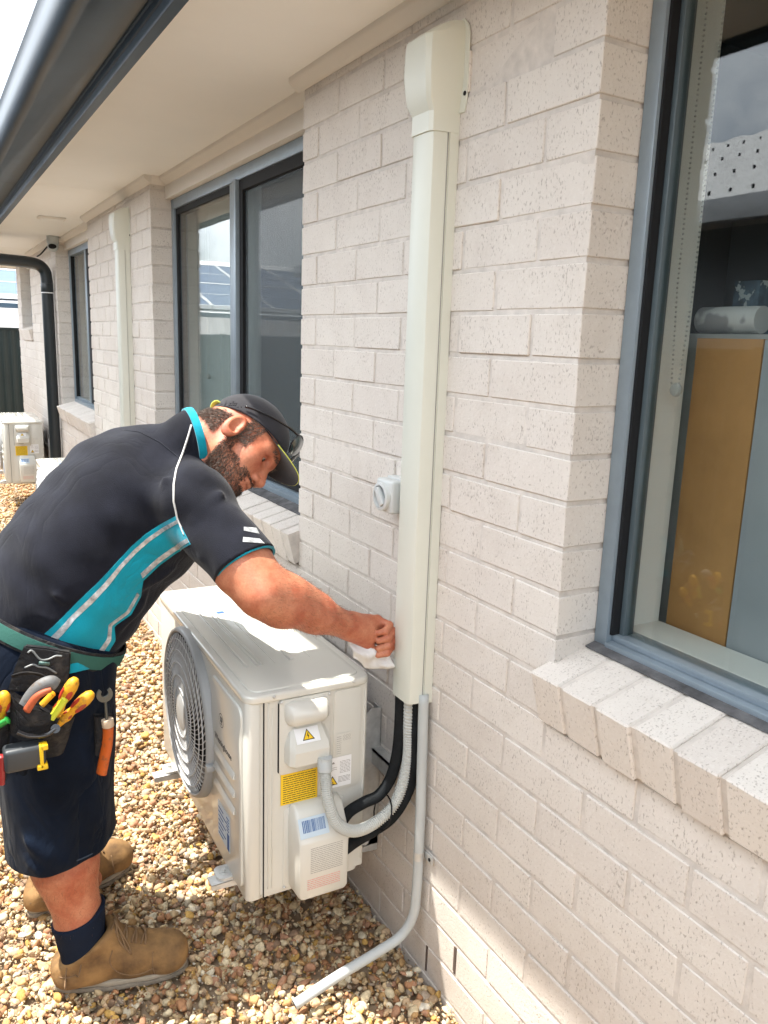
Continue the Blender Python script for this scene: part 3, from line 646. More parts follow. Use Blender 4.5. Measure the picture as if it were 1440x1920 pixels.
    def triangle(F, cx, cy, r, par, bolt=True):
        m = MB()
        tri = [(cx + r * cos(radians(a)), cy + r * sin(radians(a))) for a in (90, 210, 330)]
        m.prism(tri, 2, 0.0008, 0.0014)
        m.b.transform(F); P('triangle_border', m, M['black'], par, None)
        m = MB(); m.prism([(cx + r * .78 * cos(radians(a)), cy + r * .78 * sin(radians(a))) for a in (90, 210, 330)], 2, 0.0012, 0.0018); m.b.transform(F); P('triangle', m, M['yellow'], par, None)
        m = MB()
        if bolt: m.prism([(cx + r * a, cy + r * c) for a, c in ((0.05, 0.5), (-0.17, 0.02), (0.0, 0.06), (-0.06, -0.38), (0.17, 0.16), (0.02, 0.13), (0.14, 0.5))], 2, 0.0016, 0.0022)
        else: m.box(cx - r * .3, cx + r * .3, cy - r * .36, cy - r * .26, 0.0016, 0.0022); m.prism([(cx + r * a, cy + r * c) for a, c in ((-0.12, -0.2), (0.02, 0.1), (0.16, -0.2), (0.02, -0.1))], 2, 0.0016, 0.0022)
        m.b.transform(F); P('symbol', m, M['black'], par, None)
    triangle(F, 0.031, 0.015, 0.0175, St)
    # front raised panel, grooves
    pts = [(y, z) for y, z in rrect(0.026, 0.262, 0.020, 0.488, 0.022)]
    mb = MB(); mb.prism(pts, 0, -W_ - 0.006, -W_ + 0.004, 0.004); FP = P('front_panel', mb, M['ac'], smooth=30)
    for z in (0.302, 0.255, 0.209):
        b = bmesh.new(); 
        mb = MB(); mb.prism([(-W_ - 0.0062, z - 0.010), (-W_ - 0.0125, z - 0.007), (-W_ - 0.0062, z + 0.008)], 1, 0.066, 0.228, 0.0008); P('louvre', mb, M['ac'], FP)
    mb = MB(); F2 = frame_mx((-W_ - 0.0060, 0.229, 0.328), (0, -1, 0), (0, 0, 1))
    addtext(mb, 'Westinghouse', 0.0235, F2, extrude=0.0006); P('lettering', mb, M['darkink'], FP, None)
    mb = MB(); F3 = frame_mx((-W_ - 0.0060, 0.172, 0.398), (0, -1, 0), (0, 0, 1))
    b = bmesh.new(); ring = []
    for r_ in (0.0165, 0.0185): ring.append([b.verts.new((r_ * cos(2 * pi * k / 32), r_ * sin(2 * pi * k / 32), 0.0008)) for k in range(32)])
    for k in range(32): b.faces.new((ring[0][k], ring[0][(k + 1) % 32], ring[1][(k + 1) % 32], ring[1][k]))
    mb.add(b, 0, F3)
    for sx in (-1, 0, 1):
        b2 = MB(); b2.cyl((0.0065 * sx, 0.007, 0.0002), (0.0065 * sx, 0.007, 0.001), 0.0019, n=10); b2.b.transform(F3); me = bpy.data.meshes.new('t'); b2.b.to_mesh(me); mb.b.from_mesh(me); b2.b.free()
    b2 = MB(); b2.tube([(-0.0085, 0.004, .0006), (-0.004, -0.005, .0006), (0, 0.003, .0006), (0.004, -0.005, .0006), (0.0085, 0.004, .0006)], 0.0007, 6, sub=1); b2.box(-0.006, 0.006, -0.0105, -0.009, 0.0002, 0.001)
    b2.b.transform(F3); me = bpy.data.meshes.new('t'); b2.b.to_mesh(me); mb.b.from_mesh(me); b2.b.free()
    P('emblem', mb, M['darkink'], FP, None)
    # rating plate
    mb = MB(); mb.box(-W_ - 0.0070, -W_ - 0.0062, 0.108, 0.206, 0.068, 0.165); RP = P('rating_plate', mb, M['paleblue'], FP, None)
    mb = MB()
    for i in range(7): mb.box(-W_ - 0.0076, -W_ - 0.0069, 0.16 - 0.02 * (i % 2), 0.200, 0.076 + i * 0.012, 0.079 + i * 0.012)
    mb.box(-W_ - 0.0076, -W_ - 0.0069, 0.112, 0.128, 0.07, 0.115)
    for i in range(5): mb.box(-W_ - 0.0076, -W_ - 0.0069, 0.114, 0.13 + 0.004 * (i % 3), 0.122 + i * 0.008, 0.1245 + i * 0.008)
    P('print', mb, M['blueink'], RP, None)
    # fan
    cy, cz, R = 0.478, 0.290, 0.236
    FX = Matrix.Translation((-W_, cy, cz)) @ Matrix(((0, 0, -1, 0), (-1, 0, 0, 0), (0, 1, 0, 0), (0, 0, 0, 1)))   # local z -> -X
    mb = MB(); mb.lathe([(0, 0.001), (R - 0.008, 0.001), (R - 0.008, 0.003)], FX, 64); P('fan_shade_disc', mb, M['dark'], A, None)  # flat near-black disc on the solid front, standing for shade behind the grille
    for k in range(3):
        b = bmesh.new(); n = 8; rows = []
        for i in range(n + 1):
            t_ = i / n; r_ = 0.05 + 0.155 * t_; a0 = 2 * pi * k / 3 + 0.5 * t_; rows.append([b.verts.new((r_ * cos(a0 + s_ * (1.25)), r_ * sin(a0 + s_ * 1.25), 0.004 + 0.011 * s_)) for s_ in (0, .33, .66, 1)])
        for i in range(n):
            for j in range(3): b.faces.new((rows[i][j], rows[i][j + 1], rows[i + 1][j + 1], rows[i + 1][j]))
        bmesh.ops.recalc_face_normals(b, faces=list(b.faces)); mb = MB(); mb.add(b, 0, FX); P('fan_blade', mb, M['blade'], A, 60)
    mb = MB(); mb.lathe([(R - 0.010, 0.0), (R - 0.010, 0.012), (R - 0.011, 0.022), (R - 0.008, 0.0245), (R - 0.002, 0.0225), (R + 0.001, 0.016), (R + 0.003, 0.0)], FX, 72); G_ = P('fan_grille', mb, M['grille'], A, 50)
    mb = MB(); dome = lambda r: 0.024 + 0.009 * (1 - (r / R) ** 2)
    for r_ in (0.07, 0.105, 0.14, 0.175, 0.205):
        z = dome(r_); mb.lathe([(r_ - 0.0009, z - 0.002), (r_ + 0.0009, z - 0.002), (r_ + 0.0009, z + 0.0008), (r_ - 0.0009, z + 0.0008), (r_ - 0.0009, z - 0.002)], FX, 64)
    P('ring_wires', mb, M['wire'], G_, None)
    mb = MB()
    for k in range(66):
        a = 2 * pi * k / 66; pts = []
        for i in range(7):
            r_ = 0.046 + (R - 0.016 - 0.046) * i / 6; aa = a + 0.55 * (i / 6) ** 1.3; pts.append(FX @ Vector((r_ * cos(aa), r_ * sin(aa), dome(r_) - 0.0035)))
        mb.tube(pts, 0.0010, 4, sub=1, cap=False, rf=lambda t_, i: (0.0013, 0.0018))
    P('spiral_wires', mb, M['wire'], G_, None)
    mb = MB(); mb.lathe([(0, 0.0345), (0.040, 0.034), (0.050, 0.031), (0.052, 0.024), (0.0, 0.024)], FX, 48); P('hub', mb, M['grille'], G_, 40)
    mb = MB(); mb.box(-W_ - 0.027, -W_, cy - R - 0.008, cy - R + 0.006, cz - 0.062, cz - 0.046, 0.001); P('catch', mb, M['grille'], G_)
    # labels on the end panel (facing -y)
    def lab(name, x0, x1, z0, z1, m, par=A, y=0.0016, th=0.0006):
        mb = MB(); mb.box(x0, x1, y - th, y, z0, z1); return P(name, mb, M[m], par, None)
    yl = lab('yellow_label', -0.230, -0.135, 0.236, 0.324, 'yellow', y=0.0022)
    mb = MB(); Fy = frame_mx((-0.230, 0.0017, 0.236), (1, 0, 0), (0, 0, 1))
    addtext(mb, 'WARNING', 0.0085, Fy @ Matrix.Translation((0.062, 0.079, 0)), extrude=0.0003, bold=True, align='CENTER')
    rg = random.Random(3)
    for i in range(13):
        z = 0.004 + i * 0.0057; x = 0.006
        while x < 0.088:
            w_ = rg.uniform(0.004, 0.013); mb.box(*([0, 0, 0, 0, 0, 0])) if False else None
            b = bmesh.new(); bmesh.ops.create_cube(b, size=1)
            for v in b.verts: v.co = Vector((x + (v.co.x + .5) * min(w_, 0.09 - x), z + (v.co.y + .5) * 0.0017, v.co.z * 0.0006))
            mb.add(b, 0, Fy); x += w_ + 0.0014
    P('print', mb, M['black'], yl, None)
    wl = lab('caution_label', -0.114, -0.045, 0.250, 0.330, 'white', y=0.0010)
    Fw = frame_mx((-0.114, 0.0006, 0.250), (1, 0, 0), (0, 0, 1)); triangle(Fw, 0.018, 0.016, 0.0165, wl, False)
    def lines(F, x0, x1, z0, n, dz, h, col, par, mat_='greyink', seed=1):
        m = MB(); r_ = random.Random(seed)
        for i in range(n):
            x = x0
            while x < x1:
                w_ = min(r_.uniform(0.003, 0.011), x1 - x); b = bmesh.new(); bmesh.ops.create_cube(b, size=1)
                for v in b.verts: v.co = Vector((x + (v.co.x + .5) * w_, z0 + i * dz + (v.co.y + .5) * h, v.co.z * 0.0006))
                m.add(b, 0, F); x += w_ + 0.0012
        return P('print', m, M[mat_], par, None)
    lines(Fw, 0.034, 0.066, 0.012, 5, 0.0034, 0.0012, None, wl, seed=2); lines(Fw, 0.038, 0.066, 0.036, 9, 0.0038, 0.0011, None, wl, seed=4); lines(Fw, 0.006, 0.030, 0.048, 2, 0.005, 0.0012, None, wl, seed=5)
    m = MB(); 
    for (a, c) in ((0.010, 0.064), (0.020, 0.064)): m.prism([(a + 0.0035 * cos(t_), c + 0.005 * sin(t_)) for t_ in np.linspace(0, pi, 8)], 2, 0, 0.0006)
    m.b.transform(Fw); P('symbol', m, M['greyink'], wl, None)
    sl2 = lab('small_label', -0.088, -0.046, 0.335, 0.392, 'ac', y=0.0005, th=0.0004)
    Fs = frame_mx((-0.088, 0.0001, 0.335), (1, 0, 0), (0, 0, 1)); lines(Fs, 0.002, 0.014, 0.004, 9, 0.0055, 0.0009, None, sl2, seed=7)
    m = MB()
    for a in (0.022, 0.029, 0.036):
        for c in (0.040, 0.048): 
            m.tube([(a + 0.0025 * cos(t_), c + 0.003 * sin(t_), 0.0002) for t_ in np.linspace(0, 2 * pi, 13)], 0.0003, 4, sub=1, cap=False)
    m.b.transform(Fs); P('symbol', m, M['greyink'], sl2, None)
    # valve cover
    vc = [(0.236, -0.203, -0.082, 0.004), (0.226, -0.208, -0.076, 0.030), (0.165, -0.210, -0.073, 0.062), (0.158, -0.210, -0.073, 0.064), (0.020, -0.207, -0.074, 0.064), (0.012, -0.204, -0.077, 0.061), (0.008, -0.200, -0.080, 0.054)]
    secs = [[(x0, 0.002, z), (x0 + 0.002, -d + 0.012, z), (x0 + 0.005, -d + 0.004, z), (x0 + 0.012, -d, z), (x1 - 0.012, -d, z), (x1 - 0.005, -d + 0.004, z), (x1 - 0.002, -d + 0.012, z), (x1, 0.002, z)] for z, x0, x1, d in [(z, x0, x1, max(d, 0.013)) for z, x0, x1, d in vc]]
    mb = MB(); mb.add(loft(secs)); V = P('valve_cover', mb, M['ac'], A, 35)
    ey = Vector((0, 0.032, 0.061)).normalized(); Fb = frame_mx((-0.202, -0.0585, 0.1735), (1, 0, 0), ey)
    mb = MB(); mb.box(0, 0.074, 0, 0.046, 0.0006, 0.0011); mb.b.transform(Fb); BL = P('barcode_label', mb, M['paleblue'], V, None)
    mb = MB(); x = 0.009; rg = random.Random(5)
    while x < 0.066:
        w_ = rg.choice([0.0008, 0.0012, 0.0022]); mb.box(x, x + w_, 0.012, 0.040, 0.0009, 0.0015); x += w_ + rg.choice([0.0010, 0.0018])
    mb.b.transform(Fb); P('bars', mb, M['blueink'], V, None)
    Fv = frame_mx((-0.190, -0.0642, 0.028), (1, 0, 0), (0, 0, 1))
    lines(Fv, 0.012, 0.096, 0.052, 14, 0.0050, 0.0010, None, V, seed=9); lines(Fv, 0.004, 0.09, 0.010, 6, 0.0050, 0.0012, None, V, 'redink', seed=10)
    # screws
    for (x, z) in ((-0.250, 0.522), (-0.047, 0.523), (-0.231, 0.503), (-0.109, 0.503), (-0.176, 0.331), (-0.219, 0.012)):
        mb = MB(); y = -0.0045 if z > 0.515 else -0.0025
        mb.lathe([(0, 0.003), (0.0022, 0.0026), (0.0038, 0.0008), (0.0040, 0)], Matrix.Translation((x, y if abs(z - .012) > .01 else 0.001, z)) @ Matrix.Rotation(pi / 2, 4, 'X'), 14); P('screw', mb, M['galv'], A, 40)
    # lid sticker
    mb = MB(); mb.box(-0.215, -0.185, 0.56, 0.615, H_ + 0.0016, H_ + 0.0022); ls = P('lid_sticker', mb, M['paleblue'], A, None)
    mb = MB(); mb.lathe([(0.006, 0.0005), (0.0085, 0.0005)], Matrix.Translation((-0.200, 0.60, H_ + 0.0023)), 20); mb.box(-0.211, -0.190, 0.566, 0.584, H_ + 0.0020, H_ + 0.0027); P('print', mb, M['blueink'], ls, None)
    # feet
    for y in (0.135, 0.695):
        mb = MB(); mb.prism(rrect(-0.352, -0.285, y - 0.028, y + 0.028, 0.018), 2, -0.0045, -0.001, 0.0008); mb.prism([(q * 1.0, w2) for q, w2 in rrect(-0.352, -0.285, y - 0.028, y + 0.028, 0.018)], 2, -0.001, 0.0035, 0.001); f_ = P('foot', mb, M['galv'], A)
        mb = MB(); mb.cyl((-0.332, y, 0.003), (-0.332, y, 0.006), 0.0105, n=20); mb.cyl((-0.332, y, 0.006), (-0.332, y, 0.013), 0.0065, n=6); P('bolt', mb, M['galv'], f_)
    # back coil guard
    mb = MB(); mb.box(-0.004, 0.001, 0.03, D_ - 0.03, 0.03, H_ - 0.04); P('coil', mb, M['dark'], A, None)
    return A
AC = build_ac()
AC.location = (-0.105, 1.6, 0.25); AC.rotation_euler = (0, 0, radians(-1.5))
tagp(AC, 'cream outdoor air conditioner the man leans over, fan grille to the left', 'air conditioner', 'wall mounted air conditioners along the brick wall')
A2 = copy_tree(AC); A2.location = (-0.105, 4.66, 0.245); A2['label'] = 'air conditioner mostly hidden behind the man, only its white lid and corner showing'
A3 = copy_tree(AC); A3.location = (-0.10, 7.55, 0.275); A3['label'] = 'farthest air conditioner, standing beyond the black downpipe near the dark fence'

# brackets -------------------------------------------------------------
def bracket(x, y, z, lab):
    B = empty('wall_bracket', (x, y, z), label=lab, cat='bracket', group='steel brackets carrying the air conditioners')
    def P(n, mb, m, par=B, s=30): return mb.build(n, m, par, s)
    mb = MB(); mb.box(0.072, 0.102, 0.02, 0.80, 0.255, 0.262); mb.box(0.072, 0.075, 0.02, 0.80, 0.222, 0.262); mb.box(0.072, 0.102, 0.02, 0.80, 0.219, 0.2225); P('rail', mb, M['galv'])
    for yy in (0.115, 0.675):
        mb = MB(); mb.prism([(0.098, 0.372), (0.070, 0.378), (0.046, 0.36), (0.040, -0.03), (0.098, -0.03)], 1, yy, yy + 0.003, 0.0006); mb.box(0.096, 0.099, yy, yy + 0.04, -0.03, 0.372); o = P('upright', mb, M['galv'])
        mb = MB(); mb.box(-0.372, 0.099, yy, yy + 0.038, -0.008, -0.005, 0.0006); mb.prism([(-0.372, -0.020), (0.099, -0.050), (0.099, -0.0055), (-0.372, -0.0055)], 1, yy, yy + 0.003); P('arm', mb, M['galv'])
        for zz in (0.0, 0.022):
            mb = MB(); mb.cyl((0.060 + zz * 0.6, yy, -0.014 + zz), (0.060 + zz * .6, yy - 0.007, -0.014 + zz), 0.0075, n=6); mb.cyl((0.060 + zz * .6, yy, -0.014 + zz), (0.060 + zz * .6, yy - 0.0025, -0.014 + zz), 0.011, n=16); P('bolt', mb, M['galv'], o)
    return B
bracket(-0.100, 1.6, 0.25, 'galvanised bracket behind the near air conditioner')
bracket(-0.100, 4.66, 0.245, 'galvanised bracket under the air conditioner behind the man')
bracket(-0.095, 7.55, 0.275, 'galvanised bracket under the farthest air conditioner')
# visible tapered strut and bolted plate beside the near unit
# ducts ----------------------------------------------------------------
def duct():
    D = empty('pipe_duct', (0, 1.53, 0.74))
    def loft(secs, cap=True):
        b = bmesh.new(); R = [[b.verts.new(p) for p in s_] for s_ in secs]; n = len(R[0])
        for i in range(len(R) - 1):
            for k in range(n): b.faces.new((R[i][k], R[i][(k + 1) % n], R[i + 1][(k + 1) % n], R[i + 1][k]))
        if cap: b.faces.new(R[0]); b.faces.new(R[-1][::-1])
        bmesh.ops.recalc_face_normals(b, faces=list(b.faces)); return b
    def sec(y0, y1, d, ch, z, zr=0.0):      # relative to the root; zr lowers the front of the section
        return [(0.0, y0, z), (-d + ch * 1.3, y0 + 0.001, z - zr * .5), (-d + ch * .35, y0 + ch * .35, z - zr * .9), (-d, y0 + ch, z - zr), (-d, y1 - ch, z - zr), (-d + ch * .35, y1 - ch * .35, z - zr * .9), (-d + ch * 1.3, y1 - 0.001, z - zr * .5), (0.0, y1, z)]
    mb = MB(); mb.add(loft([sec(-0.044, 0.044, 0.063, 0.014, 0.0), sec(-0.044, 0.044, 0.063, 0.014, 1.30)])); mb.build('cover', M['duct'], D, 40)
    mb = MB(); mb.box(-0.0265, -0.0255, -0.0455, -0.0438, 0.002, 1.29); mb.build('seam', M['greyink'], D, None)
    mb = MB(); mb.box(-0.022, 0.0, -0.0462, 0.0462, -0.003, 1.30); mb.build('base', M['duct'], D)
    C = [sec(-0.047, 0.047, 0.067, 0.015, 1.262), sec(-0.047, 0.047, 0.067, 0.015, 1.300), sec(-0.051, 0.053, 0.078, 0.016, 1.322), sec(-0.056, 0.058, 0.082, 0.018, 1.350), sec(-0.058, 0.060, 0.085, 0.018, 1.375), sec(-0.058, 0.060, 0.085, 0.020, 1.428, 0.010), sec(-0.057, 0.059, 0.084, 0.024, 1.452, 0.014), sec(-0.055, 0.057, 0.060, 0.026, 1.466, 0.010), sec(-0.052, 0.054, 0.030, 0.02, 1.472, 0.0)]
    mb = MB(); mb.add(loft(C)); K = mb.build('end_cap', M['duct'], D, 22)
    fl = [(-0.066, 1.30), (-0.072, 1.325), (-0.072, 1.445), (-0.066, 1.462), (-0.05, 1.478), (0.05, 1.478), (0.068, 1.462), (0.074, 1.445), (0.074, 1.325), (0.064, 1.30)]
    mb = MB(); mb.prism([(y, z) for y, z in fl], 0, -0.004, -0.0005, 0.0012); mb.build('flange', M['duct'], K)
    mb = MB(); mb.cyl((-0.0055, -0.0655, 1.335), (-0.003, -0.0655, 1.335), 0.0045, n=14); mb.build('screw_hole', M['dark'], K)
    return D
D1 = duct(); D2 = copy_tree(D1); D2.location = (0, 4.53, 0.74)
tagp(D1, 'tall cream plastic pipe duct with flared cap, ending above the near air conditioner', 'duct', 'plastic pipe ducts on the brick wall')
tagp(D2, 'cream plastic pipe duct on the brick pier left of the middle window', 'duct', 'plastic pipe ducts on the brick wall')

# flexible conduit and lagged pipes -------------------------------------
fc = empty('flexible_conduit', (-0.244, 1.57, 0.60), label='ribbed grey flexible conduit curving from the terminal cover up into the duct', cat='conduit')
path = [(-0.243, 1.562, 0.596), (-0.246, 1.548, 0.560), (-0.245, 1.532, 0.512), (-0.226, 1.522, 0.458), (-0.183, 1.522, 0.425), (-0.126, 1.528, 0.423), (-0.070, 1.532, 0.452), (-0.040, 1.532, 0.510), (-0.028, 1.532, 0.584), (-0.030, 1.532, 0.660), (-0.033, 1.530, 0.76)]
mb = MB(); mb.tube(path, 0.013, 14, sub=44, rf=lambda t_, i: 0.0148 if i % 4 in (0, 1) else 0.0118)
mat_fc = mat('conduit_plastic', (0.56, 0.57, 0.54), 0.5, 0.4, var=0.03); adopt(mb.build('hose', mat_fc, None, None), fc)
mb = MB(); mb.cyl((-0.241, 1.566, 0.606), (-0.2445, 1.556, 0.578), 0.0175, n=22, bev=0.002); mb.cyl((-0.2405, 1.566, 0.613), (-0.2415, 1.566, 0.604), 0.019, n=8); adopt(mb.build('gland', M['pvc_grey'], None), fc)
def lag(path, r, lab):
    mb = MB(); mb.tube(path, r, 14, sub=8); o = mb.build('lagged_pipe', M['foam'], None, 180); tagp(o, lab, 'pipe', 'black lagged refrigerant pipes'); return o
lag([(-0.042, 1.556, 0.76), (-0.040, 1.558, 0.66), (-0.042, 1.562, 0.575), (-0.058, 1.564, 0.510), (-0.090, 1.564, 0.472), (-0.130, 1.566, 0.462), (-0.168, 1.570, 0.446), (-0.186, 1.584, 0.410)], 0.0145, 'black foam lagged pipe passing over and left of the ribbed conduit')
lag([(-0.018, 1.516, 0.76), (-0.016, 1.518, 0.66), (-0.015, 1.522, 0.56), (-0.028, 1.530, 0.482), (-0.062, 1.540, 0.420), (-0.110, 1.546, 0.392), (-0.155, 1.552, 0.374), (-0.180, 1.570, 0.345)], 0.0150, 'black foam lagged pipe sagging below and right of the ribbed conduit')
mb = MB(); c0 = Vector((-0.090, 1.538, 0.438)); mb.tube([c0 + Vector((0.012 * cos(a) , 0.038 * sin(a) + 0.004, 0.042 * cos(a))) for a in np.linspace(0, 2 * pi, 17)], 0.002, 6, sub=1); o = mb.build('cable_tie', M['dark'], None, 60); tagp(o, 'black cable tie binding the ribbed conduit and lagged pipes', 'cable tie')
# rigid drain conduit
dc = empty('drain_pipe', (-0.03, 1.474, 0.73), label='grey rigid plastic drain pipe running down the wall and bending out over the pebbles', cat='pipe')
mb = MB(); mb.tube([(-0.022, 1.486, 0.76), (-0.022, 1.480, 0.60), (-0.023, 1.474, 0.40), (-0.024, 1.474, 0.24), (-0.030, 1.477, 0.165), (-0.060, 1.484, 0.115), (-0.115, 1.486, 0.095), (-0.240, 1.487, 0.066), (-0.345, 1.489, 0.034)], 0.0125, 18, sub=8); adopt(mb.build('pipe', M['pvc_grey'], None, 180), dc)
mb = MB(); mb.cyl((-0.023, 1.474, 0.352), (-0.023, 1.474, 0.330), 0.0142, n=20); mb.box(-0.010, -0.006, 1.432, 1.475, 0.331, 0.351, 0.001); cl_ = mb.build('clamp', M['galv'], None); adopt(cl_, dc)
mb = MB(); mb.cyl((-0.012, 1.444, 0.341), (-0.005, 1.444, 0.341), 0.0045, n=12); adopt(mb.build('clamp_screw', M['dark'], None), dc)
mb = MB(); mb.cyl((-0.3445, 1.489, 0.0342), (-0.3462, 1.489, 0.0336), 0.0095, n=16); adopt(mb.build('bore', M['dark'], None), dc)
# isolator switch
iso = empty('isolator_switch', (0, 1.645, 1.175), label='square grey rotary isolator switch fixed to the bricks beside the near duct', cat='switch')
mw = mat('pale_grey_plastic', (0.58, 0.60, 0.59), 0.45, 0.4, var=0.02)
mb = MB(); mb.box(-0.028, 0.0, 1.602, 1.684, 1.172, 1.258, 0.004); adopt(mb.build('box_base', mw, None), iso)
mb = MB(); mb.box(-0.060, -0.0285, 1.605, 1.681, 1.175, 1.255, 0.007, 3); adopt(mb.build('box_lid', mw, None), iso)
FXi = Matrix.Translation((-0.060, 1.643, 1.214)) @ Matrix(((0, 0, -1, 0), (-1, 0, 0, 0), (0, 1, 0, 0), (0, 0, 0, 1)))
mb = MB(); mb.lathe([(0.034, 0.0), (0.034, 0.010), (0.031, 0.012), (0.027, 0.012), (0.026, 0.003), (0.0, 0.003)], FXi, 36); adopt(mb.build('bezel', mw, None, 40), iso)
mb = MB(); mb.lathe([(0.0, 0.0034), (0.0258, 0.0034)], FXi, 30); adopt(mb.build('dial_shade', mat('dial_grey', (0.22, 0.25, 0.26), 0.5), None, 40), iso)
b = MB(); b.box(-0.024, 0.024, -0.0085, 0.0085, 0.003, 0.016, 0.003); b.b.transform(FXi @ Matrix.Rotation(radians(-52), 4, 'Z')); adopt(b.build('knob', mw, None), iso)
for yy, z0 in ((1.3345, 0.100), (1.4545, 0.014)):
    mb = MB(); mb.box(0.0005, 0.02, yy - 0.0045, yy + 0.0045, z0, z0 + 0.072); o = mb.build('weep_hole', mat('shadowed_slot', (0.10, 0.07, 0.055), 0.9), None, None); adopt(o, house)
# downpipe
dp = empty('downpipe', (-0.07, 7.2, 0), label='black round downpipe elbowing from the gutter down the wall', cat='downpipe')
mb = MB(); mb.tube([(-0.50, 7.2, 2.335), (-0.50, 7.2, 2.26), (-0.49, 7.2, 2.16), (-0.44, 7.2, 2.115), (-0.34, 7.2, 2.11), (-0.15, 7.2, 2.10), (-0.075, 7.2, 2.06), (-0.055, 7.2, 1.98), (-0.055, 7.2, 1.8), (-0.055, 7.2, 0.9), (-0.055, 7.2, 0.0)], 0.045, 20, sub=6); adopt(mb.build('pipe', mat('black_pvc', (0.018, 0.024, 0.028), 0.35, 0.5), None, 180), dp)
mb = MB(); mb.cyl((-0.055, 7.2, 1.872), (-0.055, 7.2, 1.880), 0.0465, n=24); adopt(mb.build('joint_ring', M['white'], None), dp)
mb = MB(); mb.cyl((-0.055, 7.2, 1.880), (-0.055, 7.2, 1.95), 0.048, n=24, bev=0.002); adopt(mb.build('socket', mat('black_pvc', (0.018, 0.024, 0.028), 0.35, 0.5), None), dp)
# soffit light
sf = empty('soffit_light', (-0.18, 5.9, 2.30), label='flat rectangular cream light fitting on the soffit', cat='light fitting')
mb = MB(); mb.box(-0.265, -0.095, 5.84, 5.94, 2.287, 2.2998, 0.004); adopt(mb.build('rim', M['trim'], None), sf)
mb = MB(); mb.box(-0.25, -0.11, 5.853, 5.927, 2.283, 2.2872, 0.002); adopt(mb.build('diffuser', M['soffit'], None), sf)
# security camera
sc = empty('security_camera', (0.01, 7.1, 2.25), label='small dark security camera under the soffit beside the downpipe', cat='camera')
mb = MB(); mb.cyl((-0.02, 7.02, 2.30), (-0.02, 7.02, 2.245), 0.045, n=24); adopt(mb.build('mount', M['pvc_grey'], None), sc)
mb = MB(); b = bmesh.new(); bmesh.ops.create_uvsphere(b, u_segments=24, v_segments=14, radius=0.042); mb.add(b, 0, Matrix.Translation((-0.02, 7.02, 2.225))); adopt(mb.build('head', M['pvc_grey'], None, 180), sc)
mb = MB(); b = bmesh.new(); bmesh.ops.create_uvsphere(b, u_segments=20, v_segments=12, radius=0.032); mb.add(b, 0, Matrix.Translation((-0.026, 6.998, 2.222)) @ Matrix.Diagonal((1, .85, .7, 1))); adopt(mb.build('lens', M['dark'], None, 180), sc)
mb = MB(); mb.tube([(-0.005, 7.13, 2.27), (-0.03, 7.25, 2.24), (-0.05, 7.5, 2.20), (-0.03, 7.9, 2.21)], 0.006, 8, sub=6); o = mb.build('cable', M['foam'], None, 180); tagp(o, 'thin dark cable sagging under the soffit behind the downpipe', 'cable')

# things inside the near window ------------------------------------------
def solid(name, lab, cat, boxes, m, bev=0.001, rot=None):
    mb = MB()
    for b_ in boxes: mb.box(*b_, bev)
    o = mb.build(name, m, None); tagp(o, lab, cat); return o
mdf = mat('raw_board', (0.56, 0.29, 0.11), 0.75, 0.2, var=0.10, vs=5, bump=0.2, bs=90)
solid('fibreboard_sheet', 'brown fibreboard sheet standing upright behind the near window', 'board', [(0.272, 0.288, 0.915, 1.055, 0.985, 1.603)], mdf)
solid('melamine_sheet', 'pale grey melamine board standing right of the brown fibreboard', 'board', [(0.270, 0.286, 0.30, 0.911, 0.985, 1.602)], mat('melamine', (0.42, 0.44, 0.47), 0.5, 0.3, var=0.03))
solid('board_stack', 'grey boards stacked behind the brown fibreboard, pale top edge showing', 'board', [(0.290, 0.345, 0.30, 1.12, 0.985, 1.612)], mat('board_edge', (0.42, 0.42, 0.41), 0.6))
tb = MB(); tb.cyl((0.318, 1.085, 1.638), (0.318, 0.955, 1.638), 0.0245, n=32); cardt = tb.build('paper_tube', mat('marbled_paper', (0.72, 0.72, 0.72), 0.5, 0.3, spotty=((0.25, 0.24, 0.26), 9.0, 0.50, 0.56, 0.8)), None); tagp(cardt, 'white marbled paper tube lying on the boards inside the near window', 'tube')
tb = MB(); tb.cyl((0.318, 1.0865, 1.638), (0.318, 1.084, 1.638), 0.021, n=28); o = tb.build('tube_mouth', M['dark'], None); o.parent = cardt
solid('camouflage_box', 'small blue and white camouflage patterned box behind the paper tube', 'box', [(0.36, 0.43, 1.00, 1.055, 1.612, 1.712)], mat('camouflage', (0.08, 0.14, 0.20), 0.6, spotty=((0.55, 0.6, 0.62), 28.0, 0.54, 0.56, 0.9), vs=30, var=0.4))
solid('shelf', 'dark shelf across the room behind the near window', 'shelf', [(0.9, 0.93, -0.8, 1.5, 1.2, 1.92)], mat('dark_panel', (0.06, 0.07, 0.08), 0.6))
def chain(y, x, z1, z0, lab, w=0.018):
    root = empty('blind_chain', (x, y, z0), label=lab, cat='bead chain'); me_b = MB(); n = int((z1 - z0) / 0.0085)
    for s_ in (-1, 1):
        for i in range(n):
            t_ = i / n; z = z0 + 0.02 + (z1 - z0) * t_; yy = y + s_ * w * (0.45 + 0.55 * min(1, t_ * 4)) ; b = bmesh.new(); bmesh.ops.create_icosphere(b, subdivisions=1, radius=0.0024); me_b.add(b, 0, Matrix.Translation((x, yy, z)))
    adopt(me_b.build('beads', M['galv'], None, 180), root)
    mb = MB(); mb.lathe([(0, 0.006), (0.010, 0.006), (0.013, 0), (0.010, -0.006), (0, -0.006)], Matrix.Translation((x, y - 0.004, z0 + 0.008)) @ Matrix.Rotation(pi / 2, 4, 'Y'), 20); adopt(mb.build('tensioner', mat('clear_plastic', (0.55, 0.55, 0.53), 0.4), None, 60), root)
    return root
